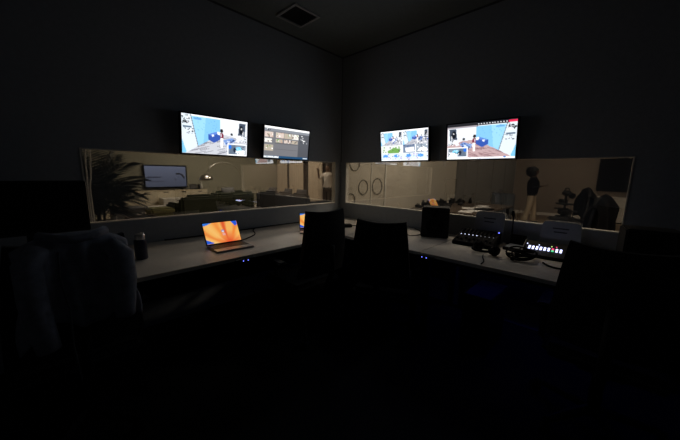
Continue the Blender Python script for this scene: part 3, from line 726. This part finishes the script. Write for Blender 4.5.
# oval coffee table
t = thing('coffee_table', 'oval white coffee table between sofa and sideboard', 'table', (-.82, 5.42, 0), R(-6))
b = MB(); poly = [(.44*math.cos(2*math.pi*k/32), .27*math.sin(2*math.pi*k/32)) for k in range(32)]
part('table_top', b.prism(poly, .425, .45), 'white_lacquer', t, .004)
for k in range(3):
    a = 2*math.pi*k/3+.5; part('leg', MB().tube([(.18*math.cos(a), .12*math.sin(a), .425), (.27*math.cos(a), .19*math.sin(a), 0)], [.02, .014], 10), 'pale_wood', t)
# ottoman
t = thing('ottoman', 'square olive green ottoman before the oval coffee table', 'ottoman', (-1.19, 4.2, 0), R(5))
part('base', MB().box((0, 0, .26), (.44, .44, .34)), 'rug', t, .02)
part('seat_pad', MB().box((0, 0, .495), (.46, .46, .13)), 'rug', t, .04, seg=3)
for sx in (-1, 1):
    for sy in (-1, 1): part('foot', MB().tube([(sx*.18, sy*.18, .10), (sx*.18, sy*.18, 0)], [.022, .016], 8), 'black_metal', t)
# sofas
def sofa(label, loc, rz, wd, m, seats, pillows=()):
    t = thing('sofa', label, 'sofa', loc, rz, 'dark lounge sofas')      # sitter faces +y; back at -y
    D_ = .9
    part('base', MB().box((0, 0, .22), (wd, D_, .26)), m, t, .03)
    part('back', MB().box((0, -D_/2+.10, .46), (wd, .20, .56)), m, t, .05, seg=3)
    for s in (-1, 1): part('arm', MB().box((s*(wd/2-.08), .02, .38), (.17, D_-.06, .42)), m, t, .05, seg=3)
    iw = (wd-.36)/seats
    for k in range(seats):
        x = -wd/2+.18+iw*(k+.5)
        part('seat_cushion', MB().box((x, .08, .42), (iw-.01, .66, .16)), m, t, .045, seg=3)
        part('back_cushion', MB().box((x, -.17, .615), (iw-.02, .18, .34), RX(R(10))), m, t, .06, seg=3)
    for sx in (-1, 1):
        for sy in (-1, 1): part('foot', MB().tube([(sx*(wd/2-.1), sy*.36, .1), (sx*(wd/2-.1), sy*.36, 0)], [.025, .018], 8), 'black_metal', t)
    return t
sofa('dark green sofa with its back to the window', (.02, 4.72, 0), R(6), 1.65, 'sofa_green', 2)
sofa('dark green sofa farther back near the arc lamp', (1.02, 5.75, 0), R(-2), 1.3, 'sofa_green', 2)
sofa('long charcoal sofa standing before the curtains', (2.20, 4.15, 0), R(-88), 2.35, 'sofa_charcoal', 3)
def pillow(label, loc, rot, m, s=.42):
    def fn(u, v):
        a, c = (u-.5)*2, (v-.5)*2; return a*s/2, c*s/2, 0
    b_ = MB()
    for sg in (-1, 1):
        b_.grid(lambda u, v: ((u-.5)*s*(1-.06*math.cos((v-.5)*math.pi)**2*0), (v-.5)*s, sg*.07*(max(0, 1-((u-.5)*2)**2)*max(0, 1-((v-.5)*2)**2))**.45), 12, 12)
    o = part('cushion', b_, m, None, smooth=True, loc=loc, rot=rot); tag(o, label, 'cushion', 'cushions on the sofas'); return o
pillow('grey cushion leaning on the farther green sofa', (.95, 5.48, .68), (R(68), 0, R(8)), 'cushion_grey')
pillow('charcoal cushion at the far end of the long sofa', (2.04, 4.92, .69), (R(70), 0, R(-86)), 'sofa_charcoal', .4)
pillow('charcoal cushion in the middle of the long sofa', (2.06, 4.15, .69), (R(70), 0, R(-95)), 'sofa_charcoal', .4)
pillow('charcoal cushion at the near end of the long sofa', (2.06, 3.50, .69), (R(70), 0, R(-82)), 'sofa_charcoal', .4)
# arc lamp
t = thing('arc_lamp', 'chrome arc floor lamp with dome shade over the sofa', 'lamp', (1.72, 6.15, 0), R(0))
part('base', MB().lathe([(.001, 0), (.17, 0), (.17, .05), (.16, .06), (.001, .06)], n=28), 'white_lacquer', t)
arc = [(0, 0, .06), (0, 0, .70), (-.01, 0, 1.02)]
for k in range(15):
    a = math.pi*k/14*.86; arc.append((-.60+.59*math.cos(a), 0, 1.06+.56*math.sin(a)))
part('arm', MB().tube(arc, .013, 8), 'chrome', t, smooth=True)
ex, ez = arc[-1][0], arc[-1][2]
sh = part('shade', MB().lathe([(.03, .12), (.085, .11), (.145, .07), (.185, 0), (.190, -.06), (.184, -.06), (.178, 0), (.138, .065), (.07, .10), (.001, .108)], (ex-.02, 0, ez-.16), 28, RY(R(-8))), 'chrome', t, smooth=True)
part('shade_joint', MB().tube([(ex, 0, ez), (ex-.01, 0, ez-.04)], .02, 10), 'chrome', t)
# boxes on the floor near the window
t = thing('storage_box', 'grey box with a dark lid low beside the palm', 'box', (-1.93, 3.1, 0), R(4))
part('body', MB().box((0, 0, .345), (.40, .40, .69)), 'grey_box', t, .006); part('lid', MB().box((0, 0, .705), (.42, .42, .03)), 'cushion_grey', t, .004); part('handle', MB().box((.12, -.206, .62), (.09, .012, .03)), 'paper', t)
t = thing('wooden_crate', 'low brown wooden crate before the window sill', 'crate', (-1.88, 2.3, 0), R(3))
for k in range(4):
    for s in (-1, 1): part('slat', MB().box((0, s*.20, .10+.16*k), (.36, .018, .14)), 'brown_box', t); part('slat', MB().box((s*.171, 0, .10+.16*k), (.018, .382, .14)), 'brown_box', t)
part('bottom', MB().box((0, 0, .02), (.32, .38, .02)), 'brown_box', t); part('load', MB().box((0, 0, .32), (.32, .37, .58)), 'brown_box', t)
# palm
def palm():
    t = thing('potted_palm', 'bushy dark potted palm at the end of the window', 'plant', (-2.54, .92, 0))
    part('pot', MB().lathe([(.001, 0), (.15, 0), (.20, .34), (.215, .36), (.20, .36), (.18, .33), (.001, .32)], n=24), 'pot', t, smooth=False)
    part('soil', MB().lathe([(.186, .325), (.001, .335)], n=20), 'brown_box', t)
    for k in range(5):
        a = k*1.26; part('stem', MB().tube([(.04*math.cos(a), .04*math.sin(a), .32), (.05*math.cos(a), .05*math.sin(a), .6), (.07*math.cos(a), .07*math.sin(a), 1.05)], [.016, .013, .010], 7), 'stem', t, smooth=True)
    rg = random.Random(4)
    for k in range(66):
        a = k*2.39996+rg.uniform(-.2, .2); el = rg.uniform(-.1, 1.45); L_ = rg.uniform(.34, .45)*(1+.30*math.sin(max(0, el))); b_ = MB()
        z0 = rg.uniform(.88, 1.18); P = []
        for i in range(13):
            s = i/12; r_ = L_*s*math.cos(el)*(1-.12*s)+.05*L_*s; z = z0+L_*s*math.sin(el)*1.05-.34*L_*s*s*(.6+.5*math.cos(el))
            P.append(Vector((.04*math.cos(a)+r_*math.cos(a), .04*math.sin(a)+r_*math.sin(a), z)))
        b_.tube(P, [.006-.0045*i/12 for i in range(13)], 5)
        P2 = [P[i].lerp(P[i+1], q) for i in range(12) for q in (0, .5)]+[P[12]]; P = P2
        for i in range(3, 25, 2):
            d = (P[min(i+1, 24)]-P[i-1]).normalized(); sd = d.cross(Vector((0, 0, 1)));
            if sd.length < .05: sd = Vector((1, 0, 0))
            sd.normalize(); up = sd.cross(d)
            for sg in (-1, 1):
                ll = (.17*math.sin(math.pi*(i-.5)/26)**.7+.06)*rg.uniform(.8, 1.1)
                tip = P[i]+(d*.62+sd*sg*.72+Vector((0, 0, -.20))).normalized()*ll
                mid = P[i]*.55+tip*.45+up*.012; wv = d*.0078
                b_.add([P[i]-wv*.5, P[i]+wv*.5, mid+wv, tip, mid-wv], [(0, 1, 2, 3, 4)])
        part('frond', b_, 'leaf', t)
palm()
# curtains and dark windows along the far lounge side
def curtain(label, y0, y1, seed):
    t = thing('curtain', label, 'curtain', (LX1-.10, (y0+y1)/2, 0), 0, 'beige curtains on the lounge wall'); L_ = abs(y1-y0); n = max(8, int(L_/.02))
    rg = random.Random(seed); ph = rg.uniform(0, 6)
    o = part('cloth', MB().grid(lambda u, v: ((.045)*math.sin(u*L_*48+ph+.5*math.sin(v*3))*(.55+.45*v)+.008*math.sin(u*L_*23), (u-.5)*L_*(1-.04*math.sin(v*3.14)), 2.62-v*2.58), n, 14), 'curtain_cloth', t, smooth=True)
    m = o.modifiers.new('thickness', 'SOLIDIFY'); m.thickness = .004
    for k in range(int(L_/.16)+1): part('ring', MB().lathe([(.018, -.004), (.024, 0), (.018, .004), (.014, 0), (.018, -.004)], (0, -L_/2+.05+k*.16 if L_ > .2 else 0, 2.655), 12, RX(R(90))), 'black_metal', t)
curtain('beige curtain panel nearest the lounge end wall', 7.12, 6.45, 1)
curtain('beige curtain panel behind the far end of the charcoal sofa', 6.28, 5.42, 2)
curtain('beige curtain panel between two dark window gaps', 5.12, 4.42, 3)
curtain('wide beige curtain panel nearest the control room corner', 3.86, .9, 4)
single('curtain_rail', MB().tube([(LX1-.10, .6, 2.675), (LX1-.10, 7.16, 2.675)], .014, 10), 'black_metal', 'black rail carrying the beige lounge curtains', 'rail')
r = bpy.data.objects.new('window_3', None); COL.objects.link(r); r['kind'] = 'structure'
for k in range(6):
    yc = 1.2+k*1.1; part('pane', MB().box((LX1-.008, yc, 1.35), (.008, 1.04, 2.3)), 'night_glass', r)
    part('mullion', MB().box((LX1-.012, yc+.55, 1.35), (.022, .06, 2.4)), 'brown_box', r)
part('transom', MB().box((LX1-.012, 3.95, 2.53), (.022, 6.6, .06)), 'brown_box', r)

# ================================================================== people
def person(label, loc, rz, joints, mats_fn, hair, height_scale=1.0):
    """one continuous skinned body; joints: list of (name, parent, (x,y,z), radius x, radius y)"""
    t = thing('person', label, 'person', loc, rz)
    idx = {}; v = []; e = []; rad = []
    for nm, pa, co, ra, rb in joints:
        idx[nm] = len(v); v.append(co); rad.append((ra, rb))
        if pa: e.append((idx[pa], idx[nm]))
    me = bpy.data.meshes.new('body'); me.from_pydata(v, e, []); o = bpy.data.objects.new('body_tmp', me); COL.objects.link(o)
    md = o.modifiers.new('skin', 'SKIN'); md.use_smooth_shade = True
    for i, sv in enumerate(me.skin_vertices[0].data): sv.radius = rad[i]; sv.use_root = (i == 0)
    sb = o.modifiers.new('sub', 'SUBSURF'); sb.levels = 2; sb.render_levels = 2
    dg = bpy.context.evaluated_depsgraph_get(); me2 = bpy.data.meshes.new_from_object(o.evaluated_get(dg)); me2.name = 'body'
    bpy.data.objects.remove(o)
    names = []
    me2.materials.clear()
    for f in me2.polygons:
        nm = mats_fn(f.center)
        if nm not in names: names.append(nm); me2.materials.append(MATS[nm])
        f.material_index = names.index(nm); f.use_smooth = True
    link('body', me2, t)
    hc, hr, seed = hair
    bm = bmesh.new(); bmesh.ops.create_icosphere(bm, subdivisions=4, radius=1)
    for q in bm.verts:
        n_ = mnoise.noise(q.co*3.1+Vector((seed, 0, 0)))*.10+mnoise.noise(q.co*8+Vector((seed, 3, 0)))*.06
        c_ = q.co*(1+n_)
        if c_.y < -.55 and c_.z < .15: c_.y = -.55+(c_.y+.55)*.3         # keep the face free
        q.co = Vector((c_.x*hr[0], c_.y*hr[1], c_.z*hr[2]))+Vector(hc)
    hm = bpy.data.meshes.new('hair'); bm.to_mesh(hm); bm.free(); hm.materials.append(MATS['black_hair'])
    for f in hm.polygons: f.use_smooth = True
    link('hair', hm, t)
    t.scale = (height_scale,)*3
    return t
def hand(j, side, wrist, fwd, down):
    """five finger chains rooted in the palm"""
    W_ = Vector(wrist); f = Vector(fwd).normalized(); d = Vector(down).normalized(); s = f.cross(d).normalized()
    P = W_+f*.06; j.append((side+'palm', side+'wrist', tuple(P), .030, .018))
    for k in range(4):
        o = (k-1.5)*.018; l_ = (.062, .074, .078, .066)[k]
        a = P+f*.03+s*o; b_ = a+f*l_*.5+d*.006; c_ = b_+f*l_*.4+d*.022
        for nm, pa, co, rr_ in ((f'{side}f{k}a', side+'palm', a, .0095), (f'{side}f{k}b', f'{side}f{k}a', b_, .0085), (f'{side}f{k}c', f'{side}f{k}b', c_, .007)): j.append((nm, pa, tuple(co), rr_, rr_))
    a = W_+f*.035+s*.028; b_ = a+f*.028+s*.022; c_ = b_+f*.028+d*.006
    for nm, pa, co, rr_ in ((side+'t0', side+'palm', a, .011), (side+'t1', side+'t0', b_, .009), (side+'t2', side+'t1', c_, .008)): j.append((nm, pa, tuple(co), rr_, rr_))
def body_joints(arm_r, arm_l, flare=.075, step=.06):
    # faces -y
    j = [('pelvis', None, (0, .0, .92), .150, .140), ('waist', 'pelvis', (0, -.005, 1.04), .130, .120), ('chest', 'waist', (0, -.005, 1.20), .150, .135),
         ('collar', 'chest', (0, .01, 1.31), .120, .080), ('neck', 'collar', (0, .005, 1.39), .050, .050), ('headlow', 'neck', (0, -.012, 1.45), .066, .074),
         ('headmid', 'headlow', (0, -.018, 1.52), .076, .094), ('headtop', 'headmid', (0, -.008, 1.585), .062, .075), ('nose', 'headmid', (0, -.112, 1.49), .013, .015)]
    for s, sx, st in (('r', -1, 1), ('l', 1, -1)):
        j += [(s+'hip', 'pelvis', (sx*.085, 0, .84), .098, .100), (s+'knee', s+'hip', (sx*.095, -.02+st*step*.5, .47), .070, .080), (s+'shin', s+'knee', (sx*.097, st*step, .22), .068, .074),
              (s+'ankle', s+'shin', (sx*.098, st*step+.015, .075), flare*.92, flare), (s+'heel', s+'ankle', (sx*.098, st*step+.02, .035), .036, .034), (s+'toe', s+'heel', (sx*.105, st*step-.13, .026), .038, .024)]
        a = arm_r if s == 'r' else arm_l
        j += [(s+'shoulder', 'collar', (sx*.165, .01, 1.29), .058, .056), (s+'elbow', s+'shoulder', a[0], .042, .042), (s+'wrist', s+'elbow', a[1], .028, .026)]
        hand(j, s, a[1], Vector(a[1])-Vector(a[0]), a[2])
    return j
# standing woman looking at a phone
def fuller(js, f):
    out = []
    for nm, pa, co, ra, rb in js:
        k = f.get(nm) or f.get(nm[1:]) or 1
        out.append((nm, pa, co, ra*(1+(k-1)*.5), rb*k))
    return out
jj = body_joints(((-.20, .02, 1.04), (-.10, -.22, 1.11), (.3, -.1, -1)), ((.20, .03, 1.04), (.09, -.20, 1.10), (-.3, -.1, -1)), .105, .10)
jj = fuller(jj, {'pelvis': 1.3, 'waist': 1.35, 'chest': 1.35, 'collar': 1.2, 'hip': 1.3, 'knee': 1.3, 'shin': 1.35, 'ankle': 1.2, 'shoulder': 1.25, 'elbow': 1.25})
def wm(c):
    if c.z > 1.36: return 'skin'
    if c.y < -.20 and c.z > 1.0: return 'skin'
    if c.z > .82: return 'dark_top'
    if c.z < .05: return 'black_cloth'
    return 'cream_cloth'
PX, PY = 7.0, -1.0
person('woman with dark curly hair, dark top and cream trousers looking at her phone', (PX, PY, 0), R(8), jj, wm, ((0, .055, 1.515), (.150, .165, .155), 2), .975)
t = thing('phone', 'small dark phone held by the standing woman', 'phone', (PX+.03, PY-.30, 1.112), R(8))
part('case', MB().box((0, 0, 0), (.072, .145, .009), RX(R(-22))), 'black_plastic', t, .002); part('camera_bump', MB().box((.018, -.042, -.022), (.026, .026, .004), RX(R(-22))), 'black_metal', t)
# person by the curtains with a raised arm
jj = body_joints(((-.25, -.10, 1.16), (-.20, -.26, 1.36), (.2, -1, .3)), ((.22, .02, 1.05), (.24, -.06, .82), (0, -1, 0)), .07, .03)
def mm(c):
    if c.z > 1.37 or (c.y < -.16 and c.z > 1.1): return 'skin'
    if c.z < .70 and abs(c.x) > .2: return 'skin'
    if c.z > .90: return 'white_shirt'
    return 'black_cloth'
person('person in a pale shirt and dark trousers raising an arm by the curtains', (3.30, 3.72, 0), R(-70), jj, mm, ((0, .03, 1.55), (.088, .100, .095), 5))

# ================================================================== studio behind the second window
# rings on the near side wall
for x, z, d_, lab in ((.278, 1.489, .225, 'black ring on the pale wall, highest and cut by the window top'), (.487, 1.136, .225, 'black ring on the pale wall, at mid height nearer the corner'),
                     (.838, 1.141, .262, 'largest black ring on the pale wall, farthest from the corner'), (.205, .955, .20, 'black ring on the pale wall, lowest by the window corner')):
    b = MB(); n = 40; q = d_/2
    b.lathe([(q-.010, -.003), (q, -.003), (q, .003), (q-.010, .003), (q-.010, -.003)], (0, 0, 0), 40, RX(R(90)))
    single('wall_ring', b, 'ring_black', lab, 'ring', (x, -.0055, z), group='black rings on the studio wall')
# wall boards and door edge on that wall
struct('trim_4', MB().box((.677, -.006, 1.2), (.016, .012, 2.4)), 'frame_paint'); struct('trim_5', MB().box((1.05, -.008, 1.2), (.03, .016, 2.4)), 'frame_paint')
for k in range(4):
    o = struct('wall_panel_%d' % (k+1), MB().box((4.55+k*1.29, -.02, 1.40), (1.27, .04, 2.8)), 'tile_grey', .006); o.name = 'trim_%d' % (6+k)
single('door_plate', MB().box((0, 0, 0), (.10, .012, .16)), 'paper', 'small white plate on the pale side wall', 'plate', (3.25, -.007, 1.62), bevel=.003)
# table with clutter
t = thing('long_table', 'long dark table covered with clutter and papers in the studio', 'table', (2.68, -.72, 0))
part('table_top', MB().box((0, 0, .735), (2.05, 1.15, .03)), 'dark_wood', t, .004)
for sx in (-1, 1):
    for sy in (-1, 1): part('leg', MB().box((sx*.95, sy*.50, .36), (.05, .05, .72)), 'black_metal', t, .004)
rg = random.Random(21)
def put_item(kind, x, y, lab):
    z = .7505
    if kind == 'mug':
        t = thing('mug', lab, 'mug', (x, y, z), rg.uniform(0, 6), 'clutter on the studio table')
        part('cup', MB().lathe([(.001, 0), (.036, 0), (.040, .09), (.036, .09), (.032, .01), (.001, .008)], n=16), 'black_plastic', t); part('handle', MB().tube([(.038, 0, .07), (.062, 0, .06), (.062, 0, .03), (.037, 0, .02)], .005, 6), 'black_plastic', t)
    if kind == 'bottle':
        t = thing('bottle', lab, 'bottle', (x, y, z), 0, 'clutter on the studio table')
        part('body', MB().lathe([(.001, 0), (.036, 0), (.036, .07), (.020, .095), (.018, .105), (.001, .106)], n=14), 'black_plastic', t); part('cap', MB().lathe([(.020, .102), (.020, .120), (.001, .121)], n=12), 'black_metal', t)
    if kind == 'camera':
        t = thing('camera', lab, 'camera', (x, y, z), rg.uniform(-1.5, 1.5), 'clutter on the studio table')
        part('body', MB().box((0, 0, .045), (.13, .06, .09)), 'black_plastic', t, .008); part('lens', MB().lathe([(.032, 0), (.034, .06), (.001, .062)], (0, -.03, .045), 16, RX(R(90))), 'black_matte', t); part('viewfinder', MB().box((0, 0, .10), (.04, .045, .025)), 'black_plastic', t, .004)
    if kind == 'controller':
        t = thing('game_controller', lab, 'controller', (x, y, z), rg.uniform(0, 6), 'clutter on the studio table')
        part('shell', MB().ball((0, 0, .03), (.075, .045, .03), 16, 8).tube([(-.05, 0, .03), (-.07, -.06, .022)], [.028, .020], 10).tube([(.05, 0, .03), (.07, -.06, .022)], [.028, .020], 10), 'black_plastic', t, smooth=True)
        for s in (-1, 1): part('stick', MB().tube([(s*.028, -.01, .052), (s*.028, -.01, .072)], [.006, .011], 10), 'black_matte', t)
items = [('controller', 1.82, -.20, 'dark controller at the near end of the cluttered table'), ('mug', 1.98, -.30, 'dark mug near the end of the cluttered table'), ('camera', 2.12, -.24, 'dark camera beside the mug on the cluttered table'),
         ('bottle', 2.30, -.34, 'dark bottle beside a camera on the cluttered table'), ('controller', 2.45, -.45, 'dark controller in the middle of the cluttered table'), ('camera', 2.62, -.30, 'dark camera in the middle of the cluttered table'),
         ('mug', 2.82, -.38, 'dark mug in the middle of the cluttered table'), ('bottle', 3.02, -.30, 'dark bottle toward the far end of the cluttered table'), ('camera', 3.20, -.42, 'dark camera toward the far end of the cluttered table'),
         ('controller', 3.40, -.34, 'dark controller at the far end of the cluttered table'), ('bottle', 3.50, -.52, 'dark bottle at the far end of the cluttered table'), ('mug', 1.86, -.52, 'dark mug at the near corner of the cluttered table'),
         ('camera', 2.02, -.52, 'dark camera in front of the mug at the near table end'), ('controller', 2.22, -.55, 'dark controller in front of a bottle at the near table end'), ('bottle', 2.06, -.18, 'dark bottle close to the wall at the near table end'),
         ('camera', 2.42, -.20, 'dark camera close to the wall on the cluttered table'), ('controller', 2.92, -.55, 'dark controller between papers and mug on the table'), ('bottle', 2.75, -.20, 'dark bottle close to the wall in the table middle'),
         ('mug', 3.32, -.22, 'dark mug close to the wall at the far table end')]
for it in items: put_item(*it)
t = thing('red_pouch', 'small reddish brown pouch at the end of the studio table', 'pouch', (1.80, -.385, .7505), R(8))
part('bag', MB().box((0, 0, .03), (.13, .09, .06)), 'brown_box', t, .02, seg=3); part('zip', MB().box((0, 0, .061), (.10, .006, .003)), 'steel', t)
for k, (x, y, a, lab) in enumerate([(1.92, -1.02, 12, 'white paper sheet nearest the window on the studio table'), (2.20, -1.08, -8, 'white paper sheet beside a black folder'), (2.46, -.86, 22, 'white paper sheet in the middle of the studio table'),
                                (2.78, -.98, -14, 'white paper sheet toward the far end of the table'), (3.10, -.90, 5, 'white paper sheet farthest from the window on the table')]):
    single('paper_sheet', MB().box((0, 0, .0015+.0004*k), (.297, .21, .002)), 'paper', lab, 'paper', (x, y, .7505), R(a), group='papers on the studio table')
t = thing('black_folder', 'black folder lying among the white papers', 'folder', (2.42, -1.14, .7505), R(-10))
part('cover', MB().box((0, 0, .012), (.34, .20, .024)), 'black_plastic', t, .004); part('pages', MB().box((.004, 0, .012), (.336, .192, .016)), 'paper', t)
# grey meeting chair at the table
t = thing('meeting_chair', 'grey padded chair at the end of the studio table', 'chair', (4.12, -.93, 0), R(90))
mat('chair_grey', (.075, .085, .095), .8, bump=.4, bscale=300)
part('seat', MB().box((0, 0, .45), (.46, .44, .06)), 'chair_grey', t, .02); part('backrest', MB().box((0, -.22, .74), (.48, .04, .44), RX(R(8))), 'chair_grey', t, .02)
for sx in (-1, 1):
    part('leg', MB().tube([(sx*.20, .19, .43), (sx*.21, .21, 0)], .012, 8), 'black_metal', t); part('leg', MB().tube([(sx*.20, -.20, .66), (sx*.20, -.19, .43), (sx*.21, -.24, 0)], .012, 8), 'black_metal', t)
# camera rig on trolley
t = thing('camera_trolley', 'black camera rig on a small wheeled trolley', 'camera rig', (4.9, -2.00, 0), R(-60))
part('camera_body', MB().ball((0, -.02, 1.0), (.08, .13, .06), 18, 10), 'black_plastic', t, smooth=True)
l_ = part('lens_hood', MB().tube([(0, -.14, .98), (0, -.25, .955)], [.045, .06], 14), 'black_matte', t)
part('camera_handle', MB().tube([(0, -.10, 1.05), (0, -.08, 1.10), (0, .06, 1.10), (0, .10, 1.04)], .012, 8), 'black_plastic', t, smooth=True)
part('mast', MB().tube([(0, 0, .10), (0, 0, .94)], .022, 10), 'black_metal', t)
part('upper_shelf', MB().box((0, 0, .77), (.24, .30, .03)), 'black_plastic', t, .005)
part('equipment_case', MB().box((0, -.02, .60), (.18, .24, .13)), 'black_plastic', t, .02); part('battery_pack', MB().box((0, .10, .825), (.12, .14, .08)), 'black_plastic', t, .01)
part('lower_shelf', MB().box((0, 0, .50), (.22, .28, .03)), 'black_plastic', t, .005)
for k in range(4):
    a = math.pi/4+k*math.pi/2; lg = part('base_leg', MB().tube([(0, 0, .14), (.32*math.cos(a), .32*math.sin(a), .08)], .018, 8), 'black_metal', t)
    part('wheel', MB().lathe([(.001, -.015), (.036, -.014), (.038, 0), (.036, .014), (.001, .015)], (.32*math.cos(a), .32*math.sin(a), .039), 14, RX(R(90))), 'black_matte', lg)
office_chair('black office chair beside the camera rig, seen against the wall', (4.20, -2.10, 0), R(20), .05, 'office chairs in the studio', True)
office_chair('black office chair nearest the window end in the studio', (2.85, -2.38, 0), R(-20), .0, 'office chairs in the studio', True)
# coats over those chairs
def coat(label, loc, rz, z0, w_):
    def fn(u, v):
        x = (u-.5)*2; s = (v-.5)*2; side = 1 if s > 0 else -1
        y = side*min(1, abs(s)*5)**.6*.085+side*(.03*math.sin(7*x+2*s)+.03*mnoise.noise((x*2.5, s*2, z0*9)))*min(1, abs(s)*2)
        return x*(w_+.05*abs(s)+.05*mnoise.noise((s*2, z0*7, 0))), y, z0-.13*abs(x-.12)**1.7-abs(s)**1.1*.52+.03*mnoise.noise((x*3, z0*5, 0))
    o = part('coat', MB().grid(fn, 28, 32), 'black_cloth', None, smooth=True, loc=loc, rot=(0, 0, rz)); m = o.modifiers.new('thickness', 'SOLIDIFY'); m.thickness = .01
    tag(o, label, 'coat', 'black coats over studio chairs')
coat('black coat slung over the chair beside the camera rig', (4.20+.292*.342, -2.10-.292*.94, 0), R(20), 1.15, .22)
coat('black coat slung over the chair nearest the window end', (2.85-.292*.342, -2.38-.292*.94, 0), R(-20), 1.09, .24)
# black board and pale cabinet on the end wall
t = thing('black_display', 'large black display on the studio end wall', 'display', (9.22, -3.24, 1.435), R(-90))
part('casing', MB().box((0, .02, 0), (1.92, .06, 1.02)), 'black_plastic', t, .006); part('screen', MB().box((0, -.0115, .0), (1.88, .004, .98)), 'black_matte', t); part('wall_bracket', MB().box((0, .062, 0), (.5, .03, .4)), 'black_metal', t)
t = thing('low_cabinet', 'pale low cabinet under the black display', 'cabinet', (9.02, -3.0, 0), R(-90))
part('carcass', MB().box((0, 0, .40), (1.3, .42, .74)), 'white_lacquer', t, .004)
for k in range(3):
    d_ = part('door', MB().box((-.43+.43*k, -.219, .40), (.42, .016, .72)), 'white_lacquer', t, .003); part('knob', MB().ball((-.43+.43*k+.15, -.236, .58), .012, 8, 6), 'black_metal', d_)
part('plinth', MB().box((0, .02, .015), (1.24, .34, .03)), 'black_metal', t)
single('wall_switch', MB().box((0, 0, 0), (.012, .09, .12)), 'black_plastic', 'small dark switch on the wall behind the woman', 'switch', (9.293, -.38, 1.60), bevel=.004)
